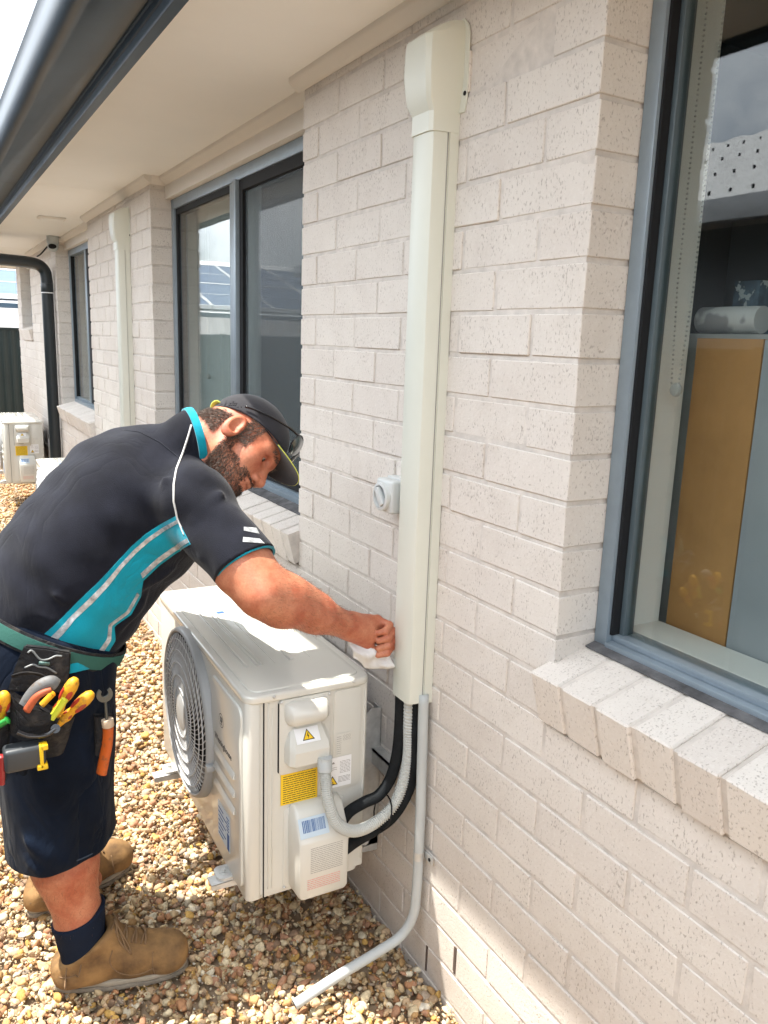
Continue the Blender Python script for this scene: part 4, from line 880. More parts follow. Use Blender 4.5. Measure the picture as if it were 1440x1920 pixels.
chain(1.034, 0.20, 2.18, 1.50, 'steel bead chain of the blind hanging inside the near window')
chain(3.80, 0.195, 2.15, 1.38, 'bead chain hanging inside the left pane of the middle window')

# ================================================================ THE MAN
class Sdf:
    def __init__(s): s.it = []
    def add(s, f, k=0.02, op='u', cull=True): s.it.append((f, k, op, cull)); return s
    def cone(s, a, b, r1, r2, k=0.02, op='u', ys=1.0):
        a = np.array(a, float); b = np.array(b, float)
        def f(P):
            Q = P
            if ys != 1.0:
                Q = P.copy(); Q[:, 1] = a[1] + (P[:, 1] - a[1]) / ys
            bb = b - a; l2 = bb @ bb; rr = r1 - r2; a2 = l2 - rr * rr; il2 = 1 / l2
            pa = Q - a; y = pa @ bb; z = y - l2; x = pa * l2 - np.outer(y, bb); x2 = np.einsum('ij,ij->i', x, x)
            y2 = y * y * l2; z2 = z * z * l2; k_ = np.sign(rr) * rr * rr * x2
            d = (np.sqrt(np.maximum(x2 * a2 * il2, 0)) + y * rr) * il2 - r1
            m1 = np.sign(z) * a2 * z2 > k_; m2 = np.sign(y) * a2 * y2 < k_
            d = np.where(m2, np.sqrt(x2 + y2) * il2 - r1, d); d = np.where(m1, np.sqrt(x2 + z2) * il2 - r2, d)
            return d
        return s.add(f, k, op)
    def sph(s, c, r, k=0.02, op='u'):
        c = np.array(c, float); return s.add(lambda P: np.linalg.norm(P - c, axis=1) - r, k, op)
    def ell(s, c, r, R=None, k=0.02, op='u'):
        c = np.array(c, float); r = np.array(r, float)
        def f(P):
            q = (P - c) if R is None else (P - c) @ R
            k0 = np.linalg.norm(q / r, axis=1); k1 = np.linalg.norm(q / (r * r), axis=1)
            return k0 * (k0 - 1) / np.maximum(k1, 1e-9)
        return s.add(f, k, op)
    def plane(s, p, n, k=0.004):      # keep the side the normal points away from
        p = np.array(p, float); n = np.array(n, float); n = n / np.linalg.norm(n)
        return s.add(lambda P: (P - p) @ n, k, 'i', False)
    def ev(s, P, items=None):
        D = None
        for f, k, op, _ in (s.it if items is None else items):
            d = f(P)
            if op == 'n': D = D + d; continue
            if D is None: D = d; continue
            if op == 'u': h = np.clip(.5 + .5 * (D - d) / k, 0, 1); D = D + h * (d - D) - k * h * (1 - h)
            elif op == 's': h = np.clip(.5 - .5 * (D + d) / k, 0, 1); D = D + h * (-d - D) + k * h * (1 - h)
            elif op == 'i': h = np.clip(.5 - .5 * (d - D) / k, 0, 1); D = d + h * (D - d) + k * h * (1 - h)
        return D
    def mesh(s, lo, hi, h, nb=20):
        lo = np.array(lo, float); hi = np.array(hi, float); nbk = np.ceil((hi - lo) / (h * nb)).astype(int)
        I = np.stack(np.meshgrid(*[np.arange(n) for n in nbk], indexing='ij'), -1).reshape(-1, 3)
        Cn = lo + (I + .5) * h * nb; hd = h * nb * 0.5 * sqrt(3); D0 = s.ev(Cn); DI = [f(Cn) for f, _, _, _ in s.it]
        N_ = nbk * nb + 2; NN = np.array([N_[1] * N_[2], N_[2], 1])
        ids, pos, edges = [], [], []
        g = np.arange(nb + 1); G = np.stack(np.meshgrid(g, g, g, indexing='ij'), -1).reshape(-1, 3)
        for bi in np.where(np.abs(D0) < hd * 1.35 + 0.012)[0]:
            items = []
            for j, it in enumerate(s.it):
                if not it[3]: items.append(it); continue
                d = DI[j][bi]
                if it[2] == 'u':
                    if not items or d < D0[bi] + 2.6 * hd + it[1]: items.append(it)
                elif it[2] == 's':
                    if d < hd * 1.3 + it[1]: items.append(it)
                else: items.append(it)
            base = I[bi] * nb; Pn = lo + (G + base) * h; V = s.ev(Pn, items).reshape((nb + 1,) * 3)
            sg = V < 0
            c = sg[:-1, :-1, :-1].astype(np.int8)
            for a_, b__, c_ in ((1,0,0),(0,1,0),(0,0,1),(1,1,0),(1,0,1),(0,1,1),(1,1,1)): c = c + sg[a_:nb + a_, b__:nb + b__, c_:nb + c_]
            cell = np.argwhere((c > 0) & (c < 8))
            if not len(cell): continue
            # vertex = mean of edge crossings
            acc = np.zeros((len(cell), 3)); cnt = np.zeros(len(cell))
            for ax in range(3):
                o1, o2 = [(0,1),(1,2),(0,2)][0], None
                ot = [q for q in range(3) if q != ax]
                for u in (0, 1):
                    for v in (0, 1):
                        p0 = cell.copy(); p0[:, ot[0]] += u; p0[:, ot[1]] += v; p1 = p0.copy(); p1[:, ax] += 1
                        va = V[tuple(p0.T)]; vb = V[tuple(p1.T)]; m = (va < 0) != (vb < 0); t_ = np.where(m, va / np.where(m, va - vb, 1), 0)
                        q = p0.astype(float); q[:, ax] += t_; acc[m] += q[m]; cnt[m] += 1
            ids.append((cell + base) @ NN); pos.append(lo + (acc / cnt[:, None] + base) * h)
            for ax in range(3):
                ot = [q for q in range(3) if q != ax]
                sl0 = [slice(0, nb)] * 3; sl1 = list(sl0); sl1[ax] = slice(1, nb + 1)
                m = sg[tuple(sl0)] != sg[tuple(sl1)]; e = np.argwhere(m)
                if len(e): edges.append(np.concatenate([e + base, np.full((len(e), 1), ax), sg[tuple(sl0)][m][:, None].astype(int)], 1))
        ids = np.concatenate(ids); pos = np.concatenate(pos); o = np.argsort(ids); ids = ids[o]; pos = pos[o]
        ids, ui = np.unique(ids, return_index=True); pos = pos[ui]; E = np.concatenate(edges); F = []
        for ax in range(3):
            e = E[E[:, 3] == ax]; u = np.zeros(3, int); v = np.zeros(3, int); u[(ax + 1) % 3] = 1; v[(ax + 2) % 3] = 1; b_ = e[:, :3]
            q = [(b_ - u - v), (b_ - v), b_, (b_ - u)]; qi = []; ok = np.ones(len(e), bool)
            for x in q:
                k_ = x @ NN; j = np.clip(np.searchsorted(ids, k_), 0, len(ids) - 1); ok &= ids[j] == k_; qi.append(j)
            Q = np.stack(qi, 1); flip = e[:, 4] == 0; Q[flip] = Q[flip][:, ::-1]; F.append(Q[ok])
        F = np.concatenate(F)
        for _ in range(2):      # pull onto the surface
            ee = h * .3; d = np.empty(len(pos)); Gd = np.empty((len(pos), 3))
            for st in range(0, len(pos), 60000):
                q = pos[st:st + 60000]; d[st:st + 60000] = s.ev(q)
                for a_ in range(3): o_ = np.zeros(3); o_[a_] = ee; Gd[st:st + 60000, a_] = (s.ev(q + o_) - s.ev(q - o_)) / (2 * ee)
            g2 = np.maximum((Gd ** 2).sum(1), 0.05); pos = pos - Gd * np.clip(d / g2, -h, h)[:, None] * 0.9
        s.nrm = Gd / np.linalg.norm(Gd, axis=1)[:, None]
        return pos, F
def sdf_obj(name, sdf, lo, hi, h, m, parent, mats=None, drop=None):
    pos, F = sdf.mesh(lo, hi, h)
    me = bpy.data.meshes.new(name); me.vertices.add(len(pos)); me.vertices.foreach_set('co', pos.ravel()); nf = len(F)
    me.loops.add(nf * 4); me.polygons.add(nf); me.loops.foreach_set('vertex_index', F.ravel().astype(np.int32))
    me.polygons.foreach_set('loop_start', np.arange(0, nf * 4, 4, dtype=np.int32)); me.polygons.foreach_set('loop_total', np.full(nf, 4, np.int32)); me.update(); me.validate()
    o = link(name, me, m, None, 180); adopt(o, parent); return o, pos, F

man = empty('person', (-0.80, 1.95, 0.0), label='bearded man in dark polo, shorts and cap bending over the near air conditioner', cat='person')
def onoise(sc, amp, st=(1, 1, 1)):
    """cheap smooth pseudo noise used for cloth and skin unevenness"""
    r_ = np.random.default_rng(int(sc * 7 + amp * 1e5)); W = r_.normal(size=(7, 3)) * sc * np.array(st); ph = r_.uniform(0, 6.28, 7)
    return lambda P: amp * np.sin(P @ W.T + ph).sum(1) / 3
rv = RM[:, 0]; uv = RM[:, 2]; fv = RM[:, 1]
# ---- head frame
Fi = 0.64 * rv - 0.768 * uv; Ui = 0.768 * rv + 0.64 * uv
HL = -0.84 * fv - 0.18 * Fi + 0.48 * Ui; HL /= np.linalg.norm(HL)
HF = Fi - (Fi @ HL) * HL; HF /= np.linalg.norm(HF); HU = np.cross(HL, HF)
if HU @ Ui < 0: HU = -HU
HS = 0.965
HC = np.array((-0.3435, 1.7900, 1.3504)) - HU * 0.047 * HS - HF * 0.008 * HS
HR = np.stack([HF, HU, HL], 1)           # columns: forward, up, lateral (towards -y)
def hp_(f, u, l=0.0): return HC + HS * (HF * f + HU * u + HL * l)
NB = np.array([-0.475, 1.835, 1.295])      # base of the neck
# ---- body (skin)
B = Sdf()
B.ell(hp_(-0.002, 0.047), np.array([0.098, 0.090, 0.077]) * HS, HR, 0.02)
B.cone(hp_(0.045, 0.02), hp_(0.060, -0.05), 0.060 * HS, 0.043 * HS, 0.03)
B.cone(hp_(0.012, -0.045, 0.040), hp_(0.076, -0.085, 0.008), 0.026 * HS, 0.022 * HS, 0.03); B.cone(hp_(0.012, -0.045, -0.040), hp_(0.076, -0.085, -0.008), 0.026 * HS, 0.022 * HS, 0.03)
for sg in (1, -1):
    B.sph(hp_(0.063, -0.008, 0.034 * sg), 0.031 * HS, 0.02)
    B.cone(hp_(0.090, 0.036, 0.010 * sg), hp_(0.076, 0.038, 0.046 * sg), 0.012 * HS, 0.012 * HS, 0.014)
B.sph(hp_(0.100, 0.014, 0.033), 0.015 * HS, 0.010, 's'); B.sph(hp_(0.100, 0.014, -0.033), 0.015 * HS, 0.010, 's')
B.cone(hp_(0.094, 0.022), hp_(0.119, -0.020), 0.0085 * HS, 0.0135 * HS, 0.010)
for sg in (1, -1): B.ell(hp_(0.108, -0.026, 0.013 * sg), np.array([0.012, 0.009, 0.008]) * HS, HR, 0.004); B.sph(hp_(0.111, -0.0345, 0.008 * sg), 0.0045 * HS, 0.003, 's')
B.cone(hp_(0.1035, -0.050, 0.018), hp_(0.107, -0.047, 0), 0.005 * HS, 0.0065 * HS, 0.006); B.cone(hp_(0.1035, -0.050, -0.018), hp_(0.107, -0.047, 0), 0.005 * HS, 0.0065 * HS, 0.006)
B.cone(hp_(0.098, -0.063, 0.016), hp_(0.103, -0.065, 0), 0.006 * HS, 0.0075 * HS, 0.006); B.cone(hp_(0.098, -0.063, -0.016), hp_(0.103, -0.065, 0), 0.006 * HS, 0.0075 * HS, 0.006)
B.cone(hp_(0.100, -0.0555, 0.022), hp_(0.112, -0.0555, 0), 0.0038 * HS, 0.0038 * HS, 0.003, 's'); B.cone(hp_(0.100, -0.0555, -0.022), hp_(0.112, -0.0555, 0), 0.0038 * HS, 0.0038 * HS, 0.003, 's')
for sg in (1, -1):       # ears
    er = np.stack([HF * 0.97 + HL * 0.25 * -sg, HU, np.cross(HF * 0.97 + HL * 0.25 * -sg, HU)], 1)
    B.ell(hp_(-0.001, -0.005, 0.083 * sg), np.array([0.021, 0.036, 0.0085]) * HS, er, 0.006)
    B.ell(hp_(0.003, 0.000, 0.091 * sg), np.array([0.0125, 0.023, 0.010]) * HS, er, 0.004, 's')
    B.sph(hp_(0.008, -0.012, 0.088 * sg), 0.0095 * HS, 0.004, 's')
B.cone(hp_(-0.030, -0.010), NB, 0.059 * HS, 0.060, 0.03)
B.cone(hp_(-0.055, -0.010), NB + np.array([-0.02, 0, 0.02]), 0.036 * HS, 0.045, 0.03)
# torso core inside the clothes
B.cone(NB, (-0.60, 1.87, 1.16), 0.075, 0.12, 0.05); B.cone((-0.60, 1.87, 1.16), (-0.79, 1.92, 0.90), 0.12, 0.12, 0.05)
SH = np.array([-0.490, 1.705, 1.208]); EL = np.array([-0.412, 1.530, 1.050]); WR = np.array([-0.166, 1.590, 0.917])
B.cone(NB + np.array([-.03, 0, -.03]), SH, 0.05, 0.052, 0.04)
B.cone(SH, EL + (SH - EL) * .28, 0.050, 0.060, 0.03); B.cone(EL + (SH - EL) * .28, EL, 0.060, 0.050, 0.03)
fd = (WR - EL); B.cone(EL, EL + fd * .22, 0.046, 0.0535, 0.03); B.cone(EL + fd * .22, EL + fd * .55, 0.0530, 0.0425, 0.03); B.cone(EL + fd * .55, WR, 0.0418, 0.0270, 0.03)
B.cone(EL + fd * .05 + np.array([0, .01, .018]), EL + fd * .40 + np.array([0, -.005, .012]), 0.040, 0.038, 0.03)
B.cone(WR - fd * 0.04, WR + fd * .1, 0.026, 0.026, 0.02)
for a, b_ in (((0.010, 0.0), (0.03, 0.3)),): pass
# hand, thumb side down, closed on the cloth
def H(x, y, z): return np.array([x, y, z])
kn = [H(-.0905, 1.600, .9205), H(-.0830, 1.600, .9040), H(-.0800, 1.597, .8860), H(-.0830, 1.592, .8690)]       # little .. index knuckles
B.cone(WR + H(.004, 0, 0), H(-.122, 1.600, .905), 0.0285, 0.030, 0.02)
for i, k_ in enumerate(kn): B.cone(H(-.135, 1.602, .912 - .007 * i), k_, 0.0205, 0.0125, 0.012)
B.cone(H(-.150, 1.588, .902), H(-.118, 1.583, .889), 0.020, 0.017, 0.018)      # heel of the hand
pip = [H(-.0700, 1.577, .9115), H(-.0620, 1.575, .8945), H(-.0600, 1.572, .8760), H(-.0650, 1.570, .8590)]
dip = [H(-.0880, 1.562, .9040), H(-.0830, 1.559, .8860), H(-.0820, 1.557, .8675), H(-.0860, 1.556, .8505)]
tip = [H(-.1060, 1.566, .9010), H(-.1060, 1.563, .8820), H(-.1070, 1.561, .8635), H(-.1080, 1.560, .8475)]
for i in range(4):
    r0 = (.0090, .0100, .0105, .0102)[i]
    B.cone(kn[i], pip[i], r0 + .0015, r0, 0.0045); B.cone(pip[i], dip[i], r0, r0 * .93, 0.0035); B.cone(dip[i], tip[i], r0 * .93, r0 * .80, 0.003)
B.cone(H(-.148, 1.592, .893), H(-.128, 1.583, .868), 0.016, 0.0125, 0.012); B.cone(H(-.128, 1.583, .868), H(-.106, 1.577, .850), 0.0118, 0.0105, 0.006); B.cone(H(-.106, 1.577, .850), H(-.086, 1.574, .842), 0.0105, 0.0085, 0.005)
# far arm, bent back beside the hip
S2 = np.array([-0.49, 2.10, 1.20]); E2 = np.array([-0.56, 2.28, 1.00]); W2 = np.array([-0.74, 2.24, 0.87])
B.cone(NB, S2, 0.06, 0.062, 0.04); B.cone(S2, E2, 0.058, 0.048, 0.03); B.cone(E2, W2, 0.045, 0.028, 0.03); B.cone(W2, W2 + H(-.005, 0, -.07), 0.03, 0.028, 0.02)
for i in range(4): a = W2 + H(.028 - .019 * i, .0, -.075); B.cone(a, a + H(.004, .004, -.038), 0.0105, 0.0095, 0.004); B.cone(a + H(.004, .004, -.038), a + H(.012, 0.010, -.066 + .006 * abs(i - 1.5)), 0.0092, 0.008, 0.003)
B.cone(W2 + H(.022, 0, -.03), W2 + H(.048, 0.004, -.065), 0.013, 0.011, 0.008); B.cone(W2 + H(.048, .004, -.065), W2 + H(.05, .006, -.095), 0.0108, 0.009, 0.004)
# legs
LEG = [((-0.800, 1.835, 0.86), (-0.795, 1.830, 0.48), (-0.760, 1.822, 0.10)), ((-0.80, 2.02, 0.86), (-0.77, 2.12, 0.48), (-0.790, 2.155, 0.10))]
for hip, kn_, an in LEG:
    hip, kn_, an = map(np.array, (hip, kn_, an)); B.cone(hip, kn_, 0.085, 0.064, 0.04); d = an - kn_
    B.cone(kn_, kn_ + d * .35 + H(-.010, 0, 0), 0.062, 0.071, 0.03); B.cone(kn_ + d * .35 + H(-.010, 0, 0), kn_ + d * .80, 0.071, 0.050, 0.03); B.cone(kn_ + d * .80, an, 0.050, 0.038, 0.03)
    B.cone(an, an + H(.10, -.02, -.04), 0.036, 0.03, 0.03)
B.add(onoise(60, 0.0009), 0, 'n', False)

def skin_mat():
    m = bpy.data.materials.new('skin'); m.use_nodes = True; t = m.node_tree; b = t.nodes['Principled BSDF']; l = t.links.new
    tc = N(t, 'ShaderNodeTexCoord'); n1 = N(t, 'ShaderNodeTexNoise', Scale=22.0, Detail=5.0, Roughness=0.6); l(tc.outputs['Object'], n1.inputs['Vector'])
    r = N(t, 'ShaderNodeValToRGB'); l(n1.outputs[0], r.inputs[0]); e = r.color_ramp.elements
    e[0].position = 0.34; e[0].color = (0.40, 0.105, 0.052, 1); e[1].position = 0.66; e[1].color = (0.53, 0.215, 0.12, 1)
    n2 = N(t, 'ShaderNodeTexNoise', Scale=240.0, Detail=3.0); l(tc.outputs['Object'], n2.inputs['Vector'])
    k = N(t, 'ShaderNodeMapRange'); k.inputs[1].default_value = .3; k.inputs[2].default_value = .7; k.inputs[3].default_value = 0.88; k.inputs[4].default_value = 1.06; l(n2.outputs[0], k.inputs[0])
    mx = N(t, 'ShaderNodeMix', data_type='RGBA', blend_type='MULTIPLY'); mx.inputs[0].default_value = 1; l(r.outputs[0], mx.inputs[6]); l(k.outputs[0], mx.inputs[7]); l(mx.outputs[2], b.inputs['Base Color'])
    b.inputs['Roughness'].default_value = 0.55; b.inputs['Subsurface Weight'].default_value = 0.05; b.inputs['Subsurface Radius'].default_value = (0.012, 0.004, 0.002); b.inputs['Subsurface Scale'].default_value = 1.0
    bb = N(t, 'ShaderNodeBump', Strength=0.35, Distance=0.0012); l(n2.outputs[0], bb.inputs['Height']); l(bb.outputs[0], b.inputs['Normal'])
    return m
M['skin'] = skin_mat()
body, bpos, bF = sdf_obj('body', B, (-1.0, 1.44, 0.02), (0.0, 2.38, 1.56), 0.0030, M['skin'], man)
bnrm = B.nrm

# ---- shirt
cloth = mat('navy_polo_knit', (0.0095, 0.0105, 0.017), 0.85, 0.12, var=0.2, vs=14, bump=0.5, bs=420, sheen=0.10)
SHs = Sdf(); CC_ = np.array((-0.4725, 1.8100, 1.3431))
tor = [(-0.800, 1.930, 0.885, .158), (-0.745, 1.930, 0.985, .172), (-0.683, 1.925, 1.078, .172), (-0.588, 1.915, 1.172, .174), (-0.525, 1.900, 1.243, .116)]
for a, b_ in zip(tor[:-1], tor[1:]): SHs.cone(a[:3], b_[:3], a[3], b_[3], 0.05, ys=1.10)
SHs.cone((-0.520, 1.86, 1.250), (-0.503, 1.72, 1.222), 0.090, 0.076, 0.04); SHs.cone((-0.515, 1.92, 1.25), (-0.49, 2.10, 1.205), 0.09, 0.085, 0.05)
SHs.cone((-0.560, 1.87, 1.290), (-0.488, 1.84, 1.305), 0.070, 0.064, 0.04); SHs.cone((-0.488, 1.84, 1.305), CC_, 0.072, 0.069, 0.02)
SH = np.array([-0.475, 1.69, 1.215]); CU = EL + (SH - EL) * 0.30; ad = (EL - SH) / np.linalg.norm(EL - SH)
SHs.cone((-0.499, 1.710, 1.210), CU + ad * .02, 0.080, 0.071, 0.035)
SHs.cone((-0.49, 2.10, 1.20), (-0.54, 2.24, 1.06), 0.085, 0.072, 0.04)
# folds: raised creases and hollows
def crease(pts, r, k, op='u'):
    for a, b_ in zip(pts[:-1], pts[1:]): SHs.cone(a, b_, r, r, k, op)
SHs.add(lambda P: 0.0035 * np.sin((P[:, 0] * 0.62 - P[:, 2] * 0.78) * 62 + 2.5 * np.sin(P[:, 1] * 17)) * np.clip((1.10 - P[:, 2]) * 6, 0, 1) + 0.0020 * np.sin(P[:, 0] * 38 + P[:, 2] * 61 + 1.7 * np.sin(P[:, 1] * 23)), 0, 'n', False)
SHs.add(onoise(16, 0.0045), 0, 'n', False); SHs.add(onoise(34, 0.0016), 0, 'n', False)
def foldset(segs, amp, wd):
    def f(P):
        o = np.zeros(len(P))
        for a, b_ in segs:
            a = np.array(a); b_ = np.array(b_); ab = b_ - a; t_ = np.clip(((P - a) @ ab) / (ab @ ab), 0, 1); dd = np.linalg.norm(P - a - t_[:, None] * ab, axis=1)
            o -= amp * np.exp(-(dd / wd) ** 2) * (0.35 + 0.65 * np.sin(np.pi * np.clip(t_, .05, .95)))
        return o
    return f
SHs.add(foldset([((-0.8964, 1.7300, 1.0442), (-0.8057, 1.7300, 0.9795)), ((-0.9003, 1.7300, 1.0107), (-0.8333, 1.7300, 0.9484)), ((-0.8660, 1.7300, 1.0913), (-0.7777, 1.7300, 1.0168)), ((-0.8947, 1.7400, 1.0919), (-0.8283, 1.7400, 1.2140)), ((-0.8351, 1.7200, 1.1298), (-0.7782, 1.7200, 1.2586)), ((-0.7029, 1.7100, 1.0953), (-0.6709, 1.7100, 1.2309)), ((-0.6370, 1.7000, 1.1611), (-0.6059, 1.7000, 1.2743)), ((-0.5504, 1.6800, 1.2166), (-0.5774, 1.7000, 1.2957)), ((-0.5207, 1.6200, 1.1571), (-0.4406, 1.6200, 1.2086)), ((-0.5251, 1.6300, 1.1957), (-0.4486, 1.6300, 1.2655)), ((-0.5181, 1.6000, 1.1211), (-0.4194, 1.5800, 1.1569)), ((-0.6716, 1.7600, 0.9185), (-0.5932, 1.7600, 0.9952)), ((-0.6417, 1.7500, 1.0170), (-0.5343, 1.7500, 1.0537)), ((-0.4789, 1.6800, 1.3173), (-0.5162, 1.7100, 1.3495))], 0.0125, 0.011), 0, 'n', False)
def sleeve_cut(P):
    d = (P - CU) @ ad; r = np.linalg.norm(P - CU, axis=1); return np.where(r < 0.15, d, -0.2)
SHs.add(sleeve_cut, 0.003, 'i', False)
_ca = hp_(-.035, .0) - CC_; _ca /= np.linalg.norm(_ca)
SHs.add(lambda P: np.where(np.linalg.norm(P - CC_, axis=1) < .11, (P - CC_) @ _ca - .004, -.2), 0.003, 'i', False)
wn = np.array([-0.44, 0.0, -0.90]); wn /= np.linalg.norm(wn)
SHs.plane((-0.79, 1.9, 0.855), wn + np.array([0, 0, 0]), 0.004)
shirt, spos, sF = sdf_obj('shirt', SHs, (-1.06, 1.44, 0.66), (-0.30, 2.40, 1.46), 0.004, cloth, man)

P0 = np.array([-1.008, 0.0, 1.576])
def trace(sdf, Q, off=0.0):
    """drop points on to a garment: march from in front of it through each target point"""
    Q = np.array(Q, float); d = Q - P0; d /= np.linalg.norm(d, axis=1)[:, None]; t_ = np.full(len(Q), 1.35)
    for _ in range(60): v = sdf.ev(P0 + d * t_[:, None]); t_ += np.clip(v, -0.05, 0.05) * 0.8
    P = P0 + d * t_[:, None]; e = 0.0015; g = np.stack([(sdf.ev(P + e * np.eye(3)[a]) - sdf.ev(P - e * np.eye(3)[a])) for a in range(3)], 1); g /= np.linalg.norm(g, axis=1)[:, None]
    return P + g * off, g
def polyl(pts, n):
    pts = np.array(pts, float); s_ = np.r_[0, np.cumsum(np.linalg.norm(np.diff(pts, axis=0), axis=1))]; t_ = np.linspace(0, s_[-1], n)
    return np.stack([np.interp(t_, s_, pts[:, i]) for i in range(pts.shape[1])], 1)
def drape(name, sdf, top, bot, nu, nv, v0, v1, off, m, parent, th=0.0015, smooth=True):
    A = polyl(top, nu); Bb = polyl(bot, nu); G = np.stack([A * (1 - v) + Bb * v for v in np.linspace(v0, v1, nv)], 1).reshape(-1, 3)
    P, g = trace(sdf, G, off); Q = P - g * th; V = np.concatenate([P, Q]); n = nu * nv; F = []
    for i in range(nu - 1):
        for j in range(nv - 1): a = i * nv + j; F.append((a, a + 1, a + nv + 1, a + nv)); F.append((n + a, n + a + nv, n + a + nv + 1, n + a + 1))
    rim = [(i * nv) for i in range(nu)] + [(nu - 1) * nv + j for j in range(1, nv)] + [i * nv + nv - 1 for i in range(nu - 2, -1, -1)] + [j for j in range(nv - 2, 0, -1)]
    for a, b_ in zip(rim, rim[1:] + rim[:1]): F.append((a, b_, n + b_, n + a))
    me = bpy.data.meshes.new(name); me.from_pydata(V.tolist(), [], F); bm = bmesh.new(); bm.from_mesh(me); bmesh.ops.recalc_face_normals(bm, faces=list(bm.faces)); bm.to_mesh(me); bm.free()
    o = link(name, me, m, None, 60); sub(o, parent); return o
def sub(o, par):
    """child of a part, world coordinates kept"""
    o.parent = par; mw = par.matrix_parent_inverse.copy(); pw = (par.parent.matrix_basis @ par.matrix_parent_inverse @ par.matrix_basis) if par.parent else par.matrix_basis
    o.matrix_parent_inverse = pw.inverted(); return o
def piping(name, sdf, pts, r, m, parent, off=0.001, n=60):
    P, g = trace(sdf, polyl(pts, n), off); mb = MB(); mb.tube([tuple(p) for p in P], r, 8, sub=1); o = mb.build(name, m, None, 180); sub(o, parent); return o
wrinkle(cloth, 5.5, 0.018, 0.26, (1, 1, 0.35))
teal = mat('teal_knit', (0.0, 0.26, 0.35), 0.8, 0.2, var=0.05, vs=10, bump=0.4, bs=420, sheen=0.2)
refl = mat('reflective_tape', (0.50, 0.52, 0.54), 0.35, 0.5, metal=0.3, var=0.28, vs=75)
T_ = [(-0.5453, 1.7000, 1.1922), (-0.5803, 1.7000, 1.1761), (-0.6148, 1.7000, 1.1556), (-0.6434, 1.7000, 1.1325), (-0.6776, 1.7000, 1.0975), (-0.7170, 1.7000, 1.0588), (-0.7556, 1.7000, 1.0253), (-0.7981, 1.7000, 0.9847), (-0.8514, 1.7000, 0.9420)]
B_ = [(-0.5135, 1.7000, 1.1258), (-0.5470, 1.7000, 1.1098), (-0.5825, 1.7000, 1.0870), (-0.6199, 1.7000, 1.0553), (-0.6266, 1.7000, 1.0200), (-0.6470, 1.7000, 0.9816), (-0.6835, 1.7000, 0.9604), (-0.6824, 1.7000, 0.9287), (-0.7012, 1.7000, 0.9001)]
pn = drape('side_panel', SHs, T_, B_, 60, 16, 0, 1, 0.0022, teal, shirt)
drape('reflective_strip', SHs, T_, B_, 70, 3, 0.12, 0.235, 0.0034, refl, shirt)
drape('reflective_strip', SHs, T_[:4], B_[:4], 34, 3, 0.78, 0.92, 0.0034, refl, shirt)
drape('reflective_strip', SHs, T_[4:], B_[4:], 34, 3, 0.86, 0.93, 0.0034, refl, shirt)
white_c = mat('white_piping', (0.62, 0.62, 0.60), 0.7, 0.2)
piping('piping', SHs, [(-0.5021, 1.7200, 1.3861), (-0.5154, 1.7000, 1.3645), (-0.5332, 1.6800, 1.3332), (-0.5530, 1.6600, 1.3006), (-0.5593, 1.6600, 1.2692), (-0.5601, 1.6600, 1.2327), (-0.5502, 1.6700, 1.1929), (-0.5331, 1.6800, 1.1527)], 0.0022, white_c, shirt)
piping('seam', SHs, [(-0.6391, 1.7500, 1.3757), (-0.6105, 1.7300, 1.3727), (-0.5760, 1.7000, 1.3537), (-0.5369, 1.6800, 1.3174)], 0.0016, cloth, shirt, 0.0)
drape('sleeve_stripe', SHs, [(-0.4275, 1.6000, 1.1789), (-0.3998, 1.6000, 1.1742)], [(-0.4275, 1.6000, 1.1707), (-0.3924, 1.6000, 1.1605)], 12, 3, 0, 1, 0.0012, refl, shirt)
drape('sleeve_stripe', SHs, [(-0.4288, 1.6000, 1.1567), (-0.3924, 1.6000, 1.1497)], [(-0.4300, 1.6000, 1.1462), (-0.3801, 1.6000, 1.1378)], 12, 3, 0, 1, 0.0012, refl, shirt)
# cuff and collar
def ring_band(c, ax, r, wd, th, m, name, par, squash=1.0, u0=None, a0=0, a1=2 * pi, n=56):
    ax = Vector(ax).normalized(); u = (Vector(u0) - ax * Vector(u0).dot(ax)).normalized() if u0 is not None else ax.orthogonal().normalized(); v = ax.cross(u); c = Vector(c); b = bmesh.new(); R = []
    closed = abs(a1 - a0 - 2 * pi) < 1e-6
    for i in range(n + (0 if closed else 1)):
        a = a0 + (a1 - a0) * i / n; e = u * cos(a) + v * sin(a) * squash; R.append([b.verts.new(c + e * (r + dr) + ax * dz) for dr, dz in ((th, -wd / 2), (th * 1.3, 0), (th, wd / 2), (0, wd / 2), (0, -wd / 2))])
    for i in range(len(R) - (0 if closed else 1)):
        A, B2 = R[i], R[(i + 1) % len(R)]
        for k in range(5): b.faces.new((A[k], A[(k + 1) % 5], B2[(k + 1) % 5], B2[k]))
    bmesh.ops.recalc_face_normals(b, faces=list(b.faces)); mb = MB(); mb.add(b); o = mb.build(name, m, None, 60); sub(o, par); return o
ring_band(CU - ad * 0.006, ad, 0.0655, 0.017, 0.005, teal, 'sleeve_cuff', shirt)
nd = (hp_(-0.03, -0.01) - NB); nd /= np.linalg.norm(nd)
cax = hp_(-.035, .0) - CC_; cax /= np.linalg.norm(cax); ring_band(CC_ + cax * 0.002, cax, 0.0685, 0.018, 0.0045, teal, 'collar', shirt, 1.0)

